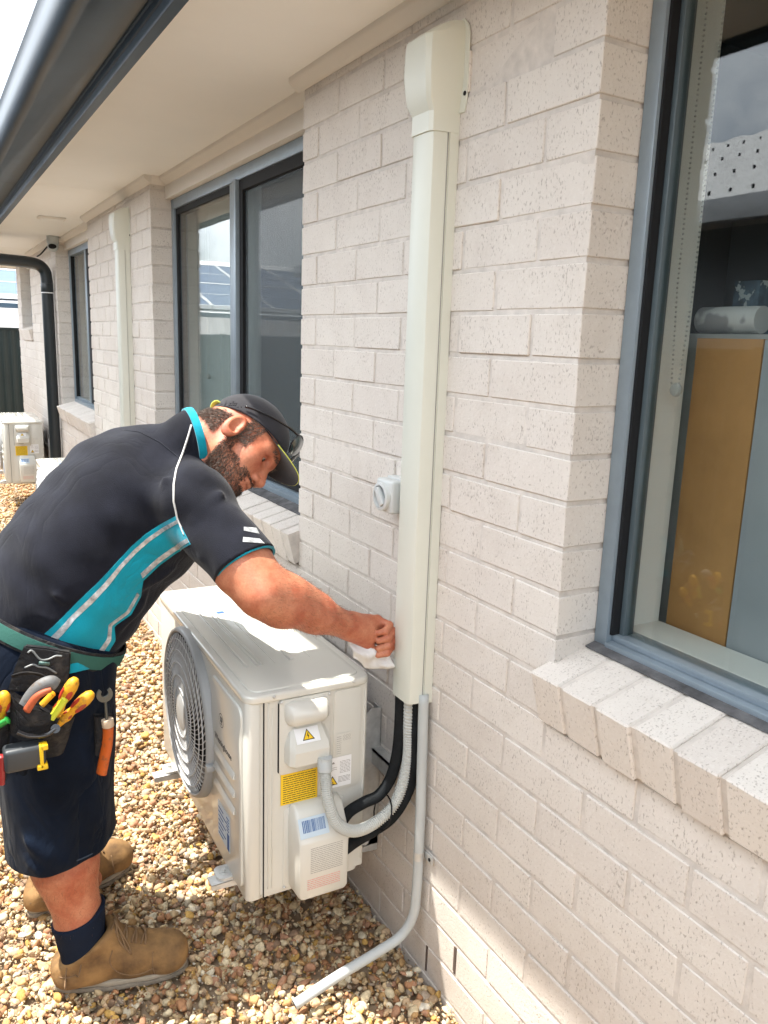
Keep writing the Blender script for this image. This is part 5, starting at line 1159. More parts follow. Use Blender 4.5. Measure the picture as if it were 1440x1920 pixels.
# ---- shorts
navy = mat('navy_shorts_twill', (0.004, 0.008, 0.018), 0.85, 0.10, var=0.2, vs=9, bump=0.4, bs=500, sheen=0.04)
wrinkle(navy, 8, 0.025, 0.6, (1, 1, 0.5)); wrinkle(teal, 10, 0.016, 0.5, (1, 1, .5))
SO = Sdf()
SO.cone((-0.800, 1.87, 0.88), (-0.800, 1.96, 0.86), 0.146, 0.146, 0.06)
SO.cone((-0.800, 1.840, 0.82), (-0.797, 1.832, 0.36), 0.136, 0.118, 0.05); SO.cone((-0.800, 2.02, 0.82), (-0.780, 2.11, 0.37), 0.130, 0.112, 0.03)
SO.add(onoise(14, 0.005, (1, 1, .4)), 0, 'n', False); SO.add(lambda P: 0.004 * np.sin(P[:, 0] * 55 + np.sin(P[:, 2] * 9) * 2 + P[:, 1] * 30), 0, 'n', False); SO.add(foldset([((-.90, 1.72, .50), (-.78, 1.71, .40)), ((-.93, 1.74, .55), (-.84, 1.71, .42)), ((-.70, 1.74, .80), (-.68, 1.76, .60)), ((-.76, 1.71, .70), (-.72, 1.73, .50)), ((-.92, 1.74, .46), (-.84, 1.71, .39)), ((-.69, 1.78, .86), (-.75, 1.71, .74))], 0.009, 0.016), 0, 'n', False)
SO.plane((-0.80, 1.85, 0.40), (0.10, 0.0, -1.0), 0.004); SO.plane((-0.79, 1.9, 0.935), (0.44, 0, 0.90), 0.006)
shorts, _, _ = sdf_obj('shorts', SO, (-1.0, 1.62, 0.30), (-0.58, 2.28, 1.02), 0.004, navy, man)
ring_band((-0.797, 1.833, 0.418), (0.0, 0.02, -1), 0.1185, 0.003, 0.0015, mat('hem_stitch', (0.03, 0.045, 0.07), 0.8), 'hem_seam', shorts)
# shirt tail showing under the belt
drape('shirt_tail', SO, [(-0.7768, 1.7200, 0.8828), (-0.7367, 1.7200, 0.8842), (-0.6979, 1.7200, 0.8848)], [(-0.7756, 1.7200, 0.8619), (-0.7452, 1.7200, 0.8637), (-0.7074, 1.7200, 0.8692)], 14, 4, 0, 1, 0.004, teal, shirt)

# ---- socks and boots
sock = mat('navy_sock', (0.012, 0.018, 0.035), 0.95, 0.1, bump=0.6, bs=350)
leather = mat('tan_suede', (0.27, 0.155, 0.062), 0.85, 0.25, var=0.22, vs=18, bump=0.8, bs=120, col2=(0.12, 0.07, 0.035))
rub = mat('boot_sole_rubber', (0.27, 0.23, 0.18), 0.8, 0.3, var=0.2, vs=30, bump=0.4, bs=120)
for (hip, kn_, an), dirv in zip(LEG, ((0.970, -0.243), (0.930, 0.36))):
    an = np.array(an); sk = Sdf(); kk = np.array(kn_)
    sk.cone(an + (kk - an) * .32, an + H(0, 0, -.04), 0.0655, 0.047, 0.02); sk.plane(an + (kk - an) * .27, np.array([dirv[0] * -.35, dirv[1] * -.35, 1.0]), 0.004); sk.add(onoise(70, 0.0012), 0, 'n', False)
    o, _, _ = sdf_obj('sock', sk, an - 0.09, an + H(.09, .09, .22), 0.004, sock, man)
    dx = np.array([dirv[0], dirv[1], 0.0]); dy = np.array([-dirv[1], dirv[0], 0.0]); hc = an + H(0, 0, -.10) + dx * 0.012   # origin under the ankle
    def L3(f, s_, z): return hc + dx * f + dy * s_ + H(0, 0, z)
    bt = Sdf(); bt.cone(L3(-.036, 0, .055), L3(-.026, 0, .135), 0.052, 0.058, 0.03); bt.cone(L3(.010, 0, .060), L3(.026, 0, .130), 0.046, 0.050, 0.03)
    bt.cone(L3(-.038, 0, .045), L3(.10, 0.004, .052), 0.041, 0.047, 0.03); bt.cone(L3(.10, 0.004, .052), L3(.185, 0.0, .047), 0.048, 0.044, 0.03); bt.cone(L3(.045, 0, .10), L3(.14, 0, .066), 0.038, 0.036, 0.035)
    bt.sph(L3(.187, 0, .052), 0.048, 0.02); bt.cone(L3(-.004, 0, .11), L3(.004, 0, .25), 0.045, 0.050, 0.010, 's'); bt.plane(L3(0, 0, .026), (0, 0, -1), 0.004)
    nn_ = -dx * 0.62 + H(0, 0, 1.0); bt.plane(L3(0, 0, .128), nn_, 0.008); bt.add(onoise(45, 0.0022), 0, 'n', False)
    boot, _, _ = sdf_obj('boot', bt, np.minimum(L3(-.12, -.09, 0), L3(.28, .09, 0)) - .05, np.maximum(L3(-.12, -.09, .24), L3(.28, .09, .24)) + .05, 0.004, leather, man)
    # sole outline
    ol = []
    for k in range(40):
        a = 2 * pi * k / 40; c, s_ = cos(a), sin(a); f = 0.075 + 0.160 * (abs(c) ** 0.85) * (1 if c > 0 else -1); wv = 0.047 if f > 0.03 else 0.041
        wv = 0.052 if f > .12 else wv; ol.append(((hc + dx * f + dy * (wv * (abs(s_) ** .8) * (1 if s_ > 0 else -1)))[:2]))
    mb = MB(); mb.prism([tuple(p) for p in ol], 2, 0.004, 0.016, 0.002)
    o = mb.build('sole', rub, None, 40); sub(o, boot)
    mb = MB(); cx_ = hc + dx * .075; mb.prism([tuple(cx_[:2] + (np.array(p) - cx_[:2]) * 1.0 * (.985)) for p in ol], 2, 0.0165, 0.029, 0.003); o = mb.build('midsole', mat('pale_midsole', (0.36, 0.31, 0.24), 0.8, 0.3), None, 40); sub(o, boot)
    lc = mat('boot_lace', (0.20, 0.12, 0.06), 0.9)
    def bsurf(f, s_, z0=.24):
        p = L3(f, s_, z0)
        for _ in range(40): p = p - H(0, 0, 1) * float(np.clip(bt.ev(p[None])[0], -.02, .02)) * .8
        return p + H(0, 0, .003)
    for i, f in enumerate((0.055, 0.078, 0.100, 0.122)):
        mb = MB(); mb.tube([tuple(bsurf(f, -.030)), tuple(bsurf(f + .006, -.012)), tuple(bsurf(f + .012, .012)), tuple(bsurf(f + .008, .03))], 0.0026, 6, sub=4); o = mb.build('lace', lc, None, 180); sub(o, boot)
        mb = MB(); mb.tube([tuple(bsurf(f, .030)), tuple(bsurf(f + .008, .012) + H(0, 0, .003)), tuple(bsurf(f + .012, -.012) + H(0, 0, .003)), tuple(bsurf(f + .010, -.03))], 0.0026, 6, sub=4); o = mb.build('lace', lc, None, 180); sub(o, boot)
    def bside(f, z, s0=-.12):
        p = L3(f, s0, z)
        for _ in range(50): p = p + dy * float(np.clip(bt.ev(p[None])[0], -.02, .02)) * .8
        return p - dy * .0004
    for ln_ in ([(.150, .090), (.148, .065), (.150, .045), (.152, .032)], [(.056, .118), (.050, .090), (.062, .062), (.085, .046), (.120, .042), (.149, .050)], [(-.088, .060), (-.060, .066), (-.030, .072), (-.015, .098), (-.012, .122)], [(-.052, .118), (-.048, .09), (-.05, .06), (-.052, .034)]):
        mb = MB(); mb.tube([tuple(bside(*q)) for q in ln_], 0.0016, 6, sub=5); o = mb.build('seam', lc, None, 180); sub(o, boot)
    for sg in (-1, 1):
        mb = MB(); mb.tube([tuple(bsurf(.060, 0) + H(0, 0, .004)), tuple(bsurf(.066, -.018) + H(0, 0, .008)), tuple(bsurf(.082 + .01 * sg, -.036) + H(0, 0, .004)), tuple(bsurf(.098, -.044) + H(0, 0, -.004)), tuple(bsurf(.086, -.040) + H(0, 0, .006)), tuple(bsurf(.066, -.01) + H(0, 0, .007))], 0.0024, 6, sub=5); o = mb.build('lace', lc, None, 180); sub(o, boot)

# ---- cap
capm = mat('black_cap_cloth', (0.022, 0.021, 0.026), 0.8, 0.2, var=0.1, vs=12, bump=0.4, bs=420, sheen=0.2)
CP = Sdf(); CP.ell(hp_(0.002, 0.048), np.array([0.1055, 0.0960, 0.0845]) * HS, HR, 0.02); CP.ell(hp_(0.002, 0.044), np.array([0.100, 0.090, 0.079]) * HS, HR, 0.003, 's')
pr_n = -(HU * 1.0 - HF * 0.28); CP.plane(hp_(0.0, 0.040), pr_n, 0.003)
cap, _, _ = sdf_obj('cap', CP, HC - 0.19, HC + 0.19, 0.0035, capm, man)
def brim_pt(a, t_, dz=0.0):
    """a lateral -1..1, t_ 0 at the band .. 1 at the edge"""
    half = 0.074; l = a * half * (1.0 if t_ < .5 else 1.0); fr = 0.0955 * math.sqrt(max(0, 1 - (l / 0.0835) ** 2))
    edge = 0.0955 + 0.078 * (1 - abs(a) ** 2.6) * 1.0; f = fr + (max(edge, fr + 0.002) - fr) * t_
    u = 0.064 - 0.20 * (f - 0.09) * 0.55 - 3.2 * l * l + dz
    return hp_(f, u, l)
b = bmesh.new(); na, nt_ = 28, 12; top = [[b.verts.new(brim_pt(-1 + 2 * i / na, j / nt_, 0.0015)) for j in range(nt_ + 1)] for i in range(na + 1)]; bot = [[b.verts.new(brim_pt(-1 + 2 * i / na, j / nt_, -0.0015)) for j in range(nt_ + 1)] for i in range(na + 1)]
for i in range(na):
    for j in range(nt_): b.faces.new((top[i][j], top[i + 1][j], top[i + 1][j + 1], top[i][j + 1])); b.faces.new((bot[i][j], bot[i][j + 1], bot[i + 1][j + 1], bot[i + 1][j]))
    b.faces.new((top[i][nt_], top[i + 1][nt_], bot[i + 1][nt_], bot[i][nt_])); b.faces.new((top[i][0], bot[i][0], bot[i + 1][0], top[i + 1][0]))
bmesh.ops.recalc_face_normals(b, faces=list(b.faces)); mb = MB(); mb.add(b); o = mb.build('brim', capm, None, 60); sub(o, cap)
lime = mat('lime_piping', (0.62, 0.66, 0.12), 0.6, 0.3)
mb = MB(); mb.tube([tuple(brim_pt(-1 + 2 * i / 40, 1.0)) for i in range(41)], 0.0013, 8, sub=1); o = mb.build('brim_piping', lime, None, 180); sub(o, cap)
mb = MB(); mb.tube([tuple(hp_(0.002 - 0.1065 * cos(a), 0.018 + .012, 0.085 * sin(a))) for a in np.linspace(-.55, .55, 15)], 0.0035, 8, sub=1, rf=lambda t_, i: (0.002, 0.008)); o = mb.build('back_strap', lime, None, 180); sub(o, cap)
mb = MB(); b = bmesh.new(); bmesh.ops.create_uvsphere(b, u_segments=14, v_segments=8, radius=0.007); mb.add(b, 0, Matrix.Translation(Vector(hp_(0.0, 0.1455)))); o = mb.build('button', capm, None, 180); sub(o, cap)
# ---- hair and beard : shells with short strands
hairm = mat('dark_brown_hair', (0.045, 0.028, 0.020), 0.6, 0.3, var=0.5, vs=120, col2=(0.10, 0.075, 0.06))
loc = (bpos - HC) @ HR / HS; fcol, ucol, lcol = loc.T
# beard zone (on the skin mesh)
def beard_w(f, u, l):
    la = np.abs(l); mo = ((f > .085) & (np.abs(u + .0555) < .013) & (la < .028))
    side = (f > .006) & (u < .006 - (f) * .75) & (f < .078) & (u > -.13)
    chin = (f >= .06) & (u < -.068) & (u > -.125); mus = (f > .078) & (u < -.036) & (u > -.070)
    return (side | chin | mus) & ~mo & (f < .125) & ~((f > .03) & (f < .078) & (u > -.038)) 
neckd = np.linalg.norm(np.cross(bpos - NB, nd), axis=1)
bw = beard_w(fcol, ucol, lcol) & (np.abs(loc).max(1) < .15)
hw = (ucol < .030 + fcol * .28) & (ucol > -.045 - fcol * .2) & (fcol < .040) & (fcol > -.13) & ~((fcol > -.028) & (ucol < .034)) | ((fcol > .012) & (fcol < .052) & (ucol > -.012 + 0 * fcol) & (ucol < .06) & (np.abs(lcol) > .050) & (np.abs(lcol) < .079))
hw &= (np.abs(loc).max(1) < .15) & (np.linalg.norm(loc - np.array([-.012, .004, 0]) * 1.0, axis=1) > 0)
ear = (np.abs(lcol) > .0785) & (np.abs(fcol - .001) < .027) & (np.abs(ucol + .005) < .042); hw &= ~ear; bw &= ~ear
def strands(name, mask, n, ln, wdt, drift, m, parent, lift=0.55):
    idx = RNG.choice(np.where(mask)[0], n); P = bpos[idx] + RNG.normal(0, .0012, (n, 3)); nr = bnrm[idx]; d = nr * lift + drift + RNG.normal(0, .33, (n, 3)); d /= np.linalg.norm(d, axis=1)[:, None]
    s_ = np.cross(d, RNG.normal(size=(n, 3))); s_ /= np.linalg.norm(s_, axis=1)[:, None]; L_ = ln * RNG.uniform(.6, 1.25, (n, 1)); w_ = wdt
    mid = P + d * L_ * .55 + nr * 0.0006; tipp = P + d * L_ * .9 + drift * L_ * .28
    V = np.stack([P - s_ * w_ - nr * .001, P + s_ * w_ - nr * .001, mid + s_ * w_ * .8, mid - s_ * w_ * .8, tipp], 1).reshape(-1, 3); F = []
    for i in range(n): a = i * 5; F.append((a, a + 1, a + 2, a + 3)); F.append((a + 3, a + 2, a + 4))
    me = bpy.data.meshes.new(name); me.from_pydata(V.tolist(), [], F); o = link(name, me, m, None, None); sub(o, parent) if parent is not man else adopt(o, man); return o
dn = -HU * .7 + HF * .25
strands('beard', bw, 17000, 0.0070, 0.00042, dn * 1.2, hairm, man, .30)
ba = bpos - EL; ta = ba @ fd / (fd @ fd); ra = np.linalg.norm(ba - np.outer(ta, fd), axis=1); fa = (ta > -.1) & (ta < .92) & (ra < .075)
strands('arm_hair', fa, 2600, 0.010, 0.00022, fd / np.linalg.norm(fd) * .9, mat('arm_hair', (0.20, 0.11, 0.06), 0.6), man, .28)
lg = (bpos[:, 2] < .42) & (bpos[:, 2] > .18); strands('leg_hair', lg, 2600, 0.011, 0.00022, np.array([0, 0, -.8]), mat('leg_hair', (0.16, 0.08, 0.045), 0.6), man, .3)
strands('hair', hw, 8000, 0.010, 0.0005, -HF * .35 - HU * .6, mat('greying_hair', (0.08, 0.055, 0.042), 0.6, 0.3, var=0.6, vs=150, col2=(0.20, 0.17, 0.15)), man, .35)
br = (fcol > .070) & (np.abs(ucol - .040) < .0055) & (np.abs(lcol) > .012) & (np.abs(lcol) < .052)
if br.sum(): strands('eyebrows', br, 260, 0.007, 0.0005, HU * .3, hairm, man, .3)
# arm hair
# eyes, teeth
for sg in (1, -1):
    mb = MB(); b = bmesh.new(); bmesh.ops.create_uvsphere(b, u_segments=18, v_segments=12, radius=0.0118 * HS); mb.add(b, 0, Matrix.Translation(Vector(hp_(0.0805, 0.0145, 0.032 * sg)))); e_ = mb.build('eye', mat('eye_white', (0.30, 0.24, 0.21), 0.2), None, 180); adopt(e_, man)
    mb = MB(); gz = (HF * .93 - HU * .36); gz /= np.linalg.norm(gz); c_ = hp_(0.0805, 0.0145, 0.032 * sg) + gz * 0.0088 * HS
    mb.cyl(c_, c_ + gz * 0.0034, 0.006, 0.0035, n=18); o = mb.build('iris', mat('iris', (0.03, 0.02, 0.015), 0.15), None, 180); sub(o, e_)
    mb = MB(); mb.tube([tuple(hp_(0.0805 + 0.0128 * cos(a), 0.0165 + 0.004 * cos(2 * a), (0.032 + 0.013 * sin(a)) * sg)) for a in np.linspace(-1.2, 1.2, 13)], 0.0028 * HS, 8, sub=1); o = mb.build('eyelid', M['skin'], None, 180); adopt(o, man)
mb = MB(); mb.tube([tuple(hp_(0.1015 - 0.010 * abs(a) ** 2, -0.0535, 0.017 * a)) for a in np.linspace(-1, 1, 15)], 0.003, 8, sub=1); o = mb.build('teeth', mat('tooth_enamel', (0.65, 0.58, 0.46), 0.3), None, 180); adopt(o, man)
# ---- sunglasses resting on the cap peak
sg_ = empty('sunglasses', tuple(hp_(0.11, 0.10)), label='black wraparound sunglasses resting above the peak of the cap', cat='sunglasses')
blk = mat('glossy_black_plastic', (0.012, 0.012, 0.014), 0.2, 0.6)
for s_ in (1, -1):
    mb = MB(); C_ = lambda a, k=1.0: tuple(hp_(0.112 - 0.012 * (0.5 + .5 * cos(a)) + .004, 0.100 + 0.021 * k * sin(a), (0.036 + 0.031 * k * cos(a)) * s_))
    lens = mat('smoked_lens', (0.03, 0.05, 0.05), 0.08, 0.7, coat=0.5); b = bmesh.new(); ce = b.verts.new(hp_(0.114, 0.100, 0.036 * s_)); rg_ = [b.verts.new(C_(a)) for a in np.linspace(0, 2 * pi, 25)[:-1]]
    for i in range(24): b.faces.new((ce, rg_[i], rg_[(i + 1) % 24]))
    mb.add(b); o = mb.build('lens', lens, None, 60); adopt(o, sg_); md = o.modifiers.new('t', 'SOLIDIFY'); md.thickness = 0.002
    mb = MB(); mb.tube([C_(a, 1.03) for a in np.linspace(0, 2 * pi, 33)], 0.0020, 8, sub=1, cap=False); adopt(mb.build('rim', blk, None, 180), sg_)
    mb = MB(); mb.tube([tuple(hp_(0.103, 0.106, 0.066 * s_)), tuple(hp_(0.080, 0.096, 0.080 * s_)), tuple(hp_(0.040, 0.076, 0.0925 * s_)), tuple(hp_(0.0, 0.058, 0.0935 * s_)), tuple(hp_(-0.022, 0.046, 0.091 * s_))], 0.0024, 8, sub=5, rf=lambda t_, i: (0.0018, 0.0035)); adopt(mb.build('temple', blk, None, 180), sg_)
mb = MB(); mb.tube([tuple(hp_(0.113, 0.105, -0.008)), tuple(hp_(0.116, 0.107, 0)), tuple(hp_(0.113, 0.105, 0.008))], 0.0022, 8, sub=4); adopt(mb.build('bridge', blk, None, 180), sg_)

# ---- white cloth in the hand
b = bmesh.new(); nx_, nz_ = 34, 26; G = []
top = [H(-.170, 1.588, .880), H(-.140, 1.576, .872), H(-.105, 1.570, .858), H(-.075, 1.565, .845)]; bt_ = [H(-.160, 1.592, .838), H(-.130, 1.586, .812), H(-.095, 1.580, .800), H(-.064, 1.572, .801)]
A_ = polyl(top, nx_); Bq = polyl(bt_, nx_)
for i in range(nx_):
    row = []
    for j in range(nz_):
        v = j / (nz_ - 1); p = A_[i] * (1 - v) + Bq[i] * v; u = i / nx_
        w_ = 0.006 * sin(u * 9 + v * 4) + 0.004 * sin(v * 9 + u * 5) + 0.0012 * sin(u * 23 - v * 9); row.append(b.verts.new((p[0], p[1] - 0.012 * sin(pi * v) + w_, p[2] + 0.004 * sin(u * 11) * v)))
    G.append(row)
for i in range(nx_ - 1):
    for j in range(nz_ - 1): b.faces.new((G[i][j], G[i + 1][j], G[i + 1][j + 1], G[i][j + 1]))
mb = MB(); mb.add(b); rag = mb.build('cloth', mat('white_cloth', (0.76, 0.76, 0.75), 0.9, 0.1, bump=0.4, bs=300), None, 180); md = rag.modifiers.new('t', 'SOLIDIFY'); md.thickness = 0.006; md.offset = 1
tagp(rag, 'crumpled white wiping cloth held in the man\'s fist against the duct', 'cloth')

# ---- tool belt and tools
tb = empty('tool_belt', (-0.79, 1.9, 0.92), label='green and black padded tool belt with pouches round the man\'s waist', cat='tool belt')
ax_ = Vector((0.44, 0, 0.90)).normalized(); gw = mat('green_webbing', (0.035, 0.115, 0.095), 0.85, 0.2, bump=0.4, bs=200)
blf = mat('black_ballistic_nylon', (0.013, 0.013, 0.015), 0.7, 0.3, var=0.2, vs=30, bump=0.5, bs=260, spotty=((0.07, 0.06, 0.05), 22.0, 0.52, 0.72, 0.6)); wrinkle(blf, 25, 0.008, 0.6)
def band(r, wd, th, m, name, dz=0.0, a0=0, a1=2 * pi):
    return ring_band(Vector((-0.788, 1.905, 0.905)) + ax_ * dz, ax_, r, wd, th, m, name, tbp, 1.12, u0=(1, 0, 0), a0=a0, a1=a1, n=80)
class _D: pass
mb = MB(); mb.box(-0.79, -0.789, 1.9, 1.901, 0.90, 0.901); tbp = mb.build('buckle_core', blf, None); adopt(tbp, tb)
o = band(0.173, 0.030, 0.004, gw, 'webbing'); adopt(o, tb)
o = band(0.171, 0.042, 0.004, blf, 'padding'); adopt(o, tb)
bpy.data.objects.remove(tbp)
pm_ = MB(); 
pad = [(-0.8636, 1.6850, 0.9494), (-0.8230, 1.6850, 0.9381), (-0.7762, 1.6850, 0.9208), (-0.7803, 1.6850, 0.8764), (-0.7920, 1.6750, 0.8373), (-0.8455, 1.6700, 0.8500), (-0.9003, 1.6700, 0.8655), (-0.8830, 1.6800, 0.9111)]
b = bmesh.new(); f0 = [b.verts.new(p) for p in pad]; f1 = [b.verts.new((p[0] + .004, p[1] + .016, p[2])) for p in pad]; b.faces.new(f0); b.faces.new(f1[::-1])
for i in range(8): b.faces.new((f0[i], f0[(i + 1) % 8], f1[(i + 1) % 8], f1[i]))
bmesh.ops.recalc_face_normals(b, faces=list(b.faces)); bmesh.ops.bevel(b, geom=[e for e in b.edges if e.calc_face_angle(0) > .6], offset=.003, segments=2, affect='EDGES'); mb = MB(); mb.add(b); adopt(mb.build('badge_pad', blf, None), tb)
silver = mat('worn_silver_rubber', (0.20, 0.21, 0.21), 0.4, 0.5)
mb = MB(); mb.tube([(-0.8577, 1.6820, 0.9358), (-0.8495, 1.6820, 0.9390), (-0.8357, 1.6800, 0.9189), (-0.8206, 1.6800, 0.9162), (-0.8061, 1.6800, 0.9207), (-0.7938, 1.6800, 0.9186)], 0.0022, 6, sub=5); adopt(mb.build('badge', silver, None, 180), tb)
mb = MB(); mb.tube([(-0.8655, 1.6800, 0.9056), (-0.8493, 1.6800, 0.9097), (-0.8396, 1.6800, 0.9033), (-0.8236, 1.6800, 0.8981), (-0.8060, 1.6780, 0.8839)], 0.0022, 6, sub=5); adopt(mb.build('badge', silver, None, 180), tb)
mb = MB(); mb.tube([(-0.8391, 1.6810, 0.9109), (-0.8190, 1.6810, 0.9051)], 0.006, 10, sub=1, rf=lambda t_, i: (0.0035, 0.0065)); adopt(mb.build('badge', mat('green_rubber', (0.10, 0.18, 0.16), 0.4), None, 180), tb)
def pouch(top, bot, y0, dep, name, m=blf):
    """top/bot: pairs of (x,z) left and right"""
    b = bmesh.new(); secs = []
    for t_ in np.linspace(0, 1, 7):
        l_ = np.array(top[0]) * (1 - t_) + np.array(bot[0]) * t_; r_ = np.array(top[1]) * (1 - t_) + np.array(bot[1]) * t_; c = (l_ + r_) / 2; hw_ = np.linalg.norm(r_ - l_) / 2; dr = (r_ - l_) / (2 * hw_); dd = dep * (1 - .35 * t_ ** 2)
        secs.append([b.verts.new((c[0] + dr[0] * hw_ * (abs(cos(a)) ** .6) * (1 if cos(a) > 0 else -1), y0 + dd * (abs(sin(a)) ** .7) * (1 if sin(a) > 0 else -1) + 0.002 * sin(9 * t_ + a * 3), c[1] + dr[1] * hw_ * cos(a))) for a in np.linspace(0, 2 * pi, 29)[:-1]])
    for A2_, B2_ in zip(secs[:-1], secs[1:]):
        for k in range(28): b.faces.new((A2_[k], A2_[(k + 1) % 28], B2_[(k + 1) % 28], B2_[k]))
    b.faces.new(secs[-1]); ins = [b.verts.new(v.co + Vector((0, 0, -0.012))) for v in secs[0]]
    cc = sum((v.co for v in secs[0]), Vector()) / 28
    for v in ins: v.co = cc + (v.co - cc) * .9
    for k in range(28): b.faces.new((secs[0][k], ins[k], ins[(k + 1) % 28], secs[0][(k + 1) % 28]))
    b.faces.new(ins); bmesh.ops.recalc_face_normals(b, faces=list(b.faces)); mb = MB(); mb.add(b); o = mb.build(name, m, None, 50); adopt(o, tb); return o
def xz(p): return (p[0], p[2])
pouch((xz((-0.8975, 1.6300, 0.8769)), xz((-0.8103, 1.6300, 0.8072))), (xz((-0.9042, 1.6300, 0.7931)), xz((-0.8331, 1.6300, 0.7570))), 1.635, 0.030, 'pouch')
pouch((xz((-0.9722, 1.6500, 0.8612)), xz((-0.8961, 1.6500, 0.8341))), (xz((-0.9786, 1.6500, 0.6916)), xz((-0.9144, 1.6500, 0.6865))), 1.655, 0.030, 'pouch')
pouch((xz((-0.8477, 1.6600, 0.8313)), xz((-0.7777, 1.6600, 0.7868))), (xz((-0.8488, 1.6600, 0.7127)), xz((-0.8021, 1.6600, 0.7135))), 1.665, 0.022, 'pouch')
pouch((xz((-0.7309, 1.7000, 0.7589)), xz((-0.6909, 1.7000, 0.7503))), (xz((-0.7324, 1.7000, 0.6644)), xz((-0.7010, 1.7000, 0.6567))), 1.712, 0.012, 'holster')
mb = MB(); mb.tube([(-0.8914, 1.6600, 0.8998), (-0.8692, 1.6550, 0.9045), (-0.8405, 1.6500, 0.8977), (-0.8170, 1.6450, 0.8780)], 0.003, 8, sub=6, rf=lambda t_, i: (.002, .006)); adopt(mb.build('pouch_lip', blf, None, 180), tb)
mb = MB(); mb.tube([(-0.8928, 1.6000, 0.8079), (-0.8716, 1.5980, 0.7950), (-0.8425, 1.5980, 0.7906), (-0.8228, 1.6020, 0.7981)], 0.0055, 10, sub=6); mb.cyl((-0.8232, 1.5980, 0.8001), (-0.8216, 1.6120, 0.7933), 0.009, n=16); adopt(mb.build('tool_loop', blk, None, 60), tb)
gz_ = ((0.10, 0.06, 0.03), 55.0, 0.52, 0.70, 0.7)
ye = mat('yellow_handle', (0.70, 0.34, 0.015), 0.5, 0.4, spotty=gz_); rd = mat('red_grip', (0.42, 0.04, 0.018), 0.5, 0.4, spotty=gz_); org = mat('orange_grip', (0.50, 0.095, 0.012), 0.5, 0.4, spotty=gz_)
def screwdriver(a, b_, lab):
    a, b_ = Vector(a), Vector(b_); d = (b_ - a).normalized(); L_ = (b_ - a).length; q = d.to_track_quat('Z', 'Y').to_matrix().to_4x4(); root = empty('screwdriver', tuple(a), label=lab, cat='screwdriver', group='yellow and red screwdrivers in the tool pouch')
    F = Matrix.Translation(a) @ q; mb = MB(); mb.lathe([(0.0, -0.02), (.008, -0.02), (.009, 0.0), (.0115, .012), (.0085, .028), (.0125, L_ * .55), (.0135, L_ * .78), (.0115, L_ * .93), (.007, L_ + .002), (0, L_ + .004)], F, 20); adopt(mb.build('handle', ye, None, 60), root)
    for k in range(4):
        mb = MB(); an_ = k * pi / 2 + .5; b2 = bmesh.new(); bmesh.ops.create_uvsphere(b2, u_segments=12, v_segments=10, radius=1); b2.transform(F @ Matrix.Rotation(an_, 4, 'Z') @ Matrix.Translation((.0098, 0, L_ * .62)) @ Matrix.Diagonal((.0045, .0062, L_ * .22, 1))); mb.add(b2)
        b2 = bmesh.new(); bmesh.ops.create_uvsphere(b2, u_segments=12, v_segments=8, radius=1); b2.transform(F @ Matrix.Rotation(an_, 4, 'Z') @ Matrix.Translation((.0068, 0, .014)) @ Matrix.Diagonal((.0045, .005, .012, 1))); mb.add(b2); adopt(mb.build('grip', rd, None, 180), root)
    mb = MB(); mb.cyl(a - d * .10, a - d * .018, .003, n=10); adopt(mb.build('blade', M['galv'], None), root); return root
screwdriver((-0.8186, 1.6250, 0.8194), (-0.7800, 1.6100, 0.8919), 'yellow and red screwdriver handle standing highest in the pouch')
screwdriver((-0.8060, 1.6350, 0.7981), (-0.7481, 1.6200, 0.8515), 'yellow and red screwdriver handle leaning towards the air conditioner')
screwdriver((-0.9191, 1.6400, 0.8182), (-0.9094, 1.6200, 0.8835), 'yellow and red screwdriver handle farthest left in the pouch')
kf = empty('utility_knife', (-0.8466, 1.6100, 0.8752), label='curved grey and orange knife handle in the middle of the pouch', cat='knife')
mb = MB(); mb.tube([(-0.8814, 1.6200, 0.8383), (-0.8661, 1.6120, 0.8692), (-0.8472, 1.6060, 0.8916), (-0.8267, 1.6030, 0.8990), (-0.8161, 1.6040, 0.8898)], 0.011, 14, sub=6, rf=lambda t_, i: (0.010 * (1 - .3 * abs(t_ - .5)), 0.0125)); adopt(mb.build('handle', mat('grey_grip', (0.13, 0.13, 0.13), 0.6, spotty=gz_), None, 180), kf)
mb = MB(); mb.tube([(-0.8728, 1.6060, 0.8461), (-0.8569, 1.5980, 0.8721), (-0.8413, 1.5940, 0.8830), (-0.8275, 1.5940, 0.8859)], 0.008, 12, sub=6, rf=lambda t_, i: (0.007, 0.0085 * (1 - .4 * t_))); adopt(mb.build('grip', mat('worn_orange', (0.42, 0.085, 0.03), 0.6, spotty=gz_), None, 180), kf)
def bar(name, a, b_, w1, w2, m, lab, cat): 
    mb = MB(); mb.tube([a, b_], w1, 14, sub=1, rf=lambda t_, i: (w1, w2)); md_ = (Vector(b_) - Vector(a)).normalized(); mb.cyl(b_, Vector(b_) + md_ * .003, w2, w2 * .6, n=14); o = mb.build(name, m, None, 60); tagp(o, lab, cat); return o
bar('marker', (-0.8285, 1.6120, 0.8168), (-0.8015, 1.6060, 0.8553), .006, .0075, mat('lime_plastic', (0.58, 0.60, 0.04), 0.4), 'lime yellow flat handle between the screwdrivers', 'marker')
bar('folding_rule', (-0.8429, 1.6300, 0.8408), (-0.8211, 1.6280, 0.8626), .005, .007, ye, 'small yellow handle tucked behind the grey and orange knife', 'tool')
bar('glove', (-0.9267, 1.6150, 0.8199), (-0.9076, 1.6100, 0.8315), .006, .009, mat('green_plastic', (0.02, 0.25, 0.04), 0.4), 'bright green handle tip at the left edge of the pouch', 'tool')
bar('pliers_handle', (-0.9273, 1.6000, 0.7046), (-0.9238, 1.6000, 0.7631), .006, .008, mat('dark_red_plastic', (0.28, 0.02, 0.02), 0.4), 'dark red handle hanging at the far left below the pouch', 'pliers')
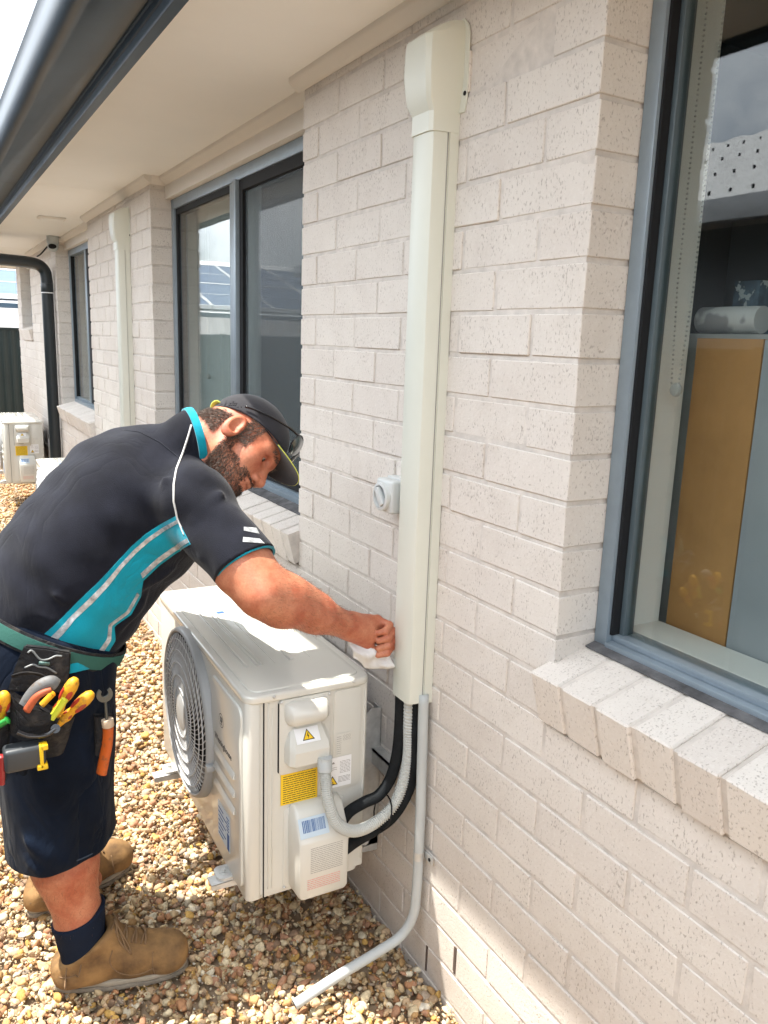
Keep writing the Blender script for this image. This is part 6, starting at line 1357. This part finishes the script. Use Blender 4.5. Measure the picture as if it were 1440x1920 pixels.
tm = empty('tape_measure', (-0.8787, 1.6000, 0.7498), label='black tape measure with a yellow clip edge hanging under the pouch', cat='tape measure')
q0 = (-0.8804, 1.6000, 0.7525)
mb = MB(); mb.box(q0[0] - .040, q0[0] + .036, 1.585, 1.625, q0[2] - .024, q0[2] + .024, .008, 3); adopt(mb.build('case', mat('dark_rubber_case', (0.035, 0.04, 0.045), 0.45, 0.5), None), tm)
mb = MB(); mb.box(q0[0] + .024, q0[0] + .031, 1.580, 1.6, q0[2] - .024, q0[2] + .025, .002); mb.box(q0[0] + .026, q0[0] + .040, 1.580, 1.60, q0[2] + .014, q0[2] + .025, .002); mb.box(q0[0] + .018, q0[0] + .038, 1.580, 1.60, q0[2] - .027, q0[2] - .016, .002); adopt(mb.build('clip', mat('safety_yellow', (0.80, 0.50, 0.01), 0.4), None), tm)
wr = empty('wrench', (-0.7081, 1.6900, 0.7647), label='open ended wrench with orange handle hanging at the front of the shorts', cat='wrench')
mb = MB(); mb.cyl((-0.7077, 1.6950, 0.7498), (-0.7101, 1.6900, 0.8025), .0035, n=10); hd = Vector((-0.7108, 1.6900, 0.8125))
b = bmesh.new(); pts = [(.017 * cos(a), .017 * sin(a)) for a in np.linspace(radians(130), radians(410), 16)] + [(.008 * cos(a), .008 * sin(a) + .003) for a in np.linspace(radians(400), radians(140), 10)]
v0 = [b.verts.new((hd.x + x, hd.y - .003, hd.z + z)) for x, z in pts]; v1 = [b.verts.new((hd.x + x, hd.y + .003, hd.z + z)) for x, z in pts]
for i in range(15): 
    j = len(pts) - 1 - int(i * 9 / 15); j2 = len(pts) - 1 - int((i + 1) * 9 / 15)
    for vv, fl_ in ((v0, 1), (v1, 0)):
        q = [vv[i], vv[i + 1], vv[j2]] + ([vv[j]] if j != j2 else []); b.faces.new(q if fl_ else q[::-1])
for i in range(len(pts)): b.faces.new((v0[i], v1[i], v1[(i + 1) % len(pts)], v0[(i + 1) % len(pts)]))
mb.add(b); adopt(mb.build('head', mat('dark_steel', (0.12, 0.13, 0.13), 0.35, metal=0.8), None, None), wr)
mb = MB(); mb.tube([(-0.7049, 1.6950, 0.7341), (-0.7087, 1.6950, 0.6931), (-0.7168, 1.6950, 0.6566), (-0.7232, 1.6970, 0.6250)], 0.010, 14, sub=6, rf=lambda t_, i: (.009, .0125)); adopt(mb.build('handle', org, None, 180), wr)
mb = MB(); mb.cyl((-0.7049, 1.6950, 0.7341), (-0.7065, 1.6950, 0.7521), .013, n=20, bev=.002); adopt(mb.build('ferrule', mat('cream_ferrule', (0.55, 0.42, 0.30), 0.5), None), wr)
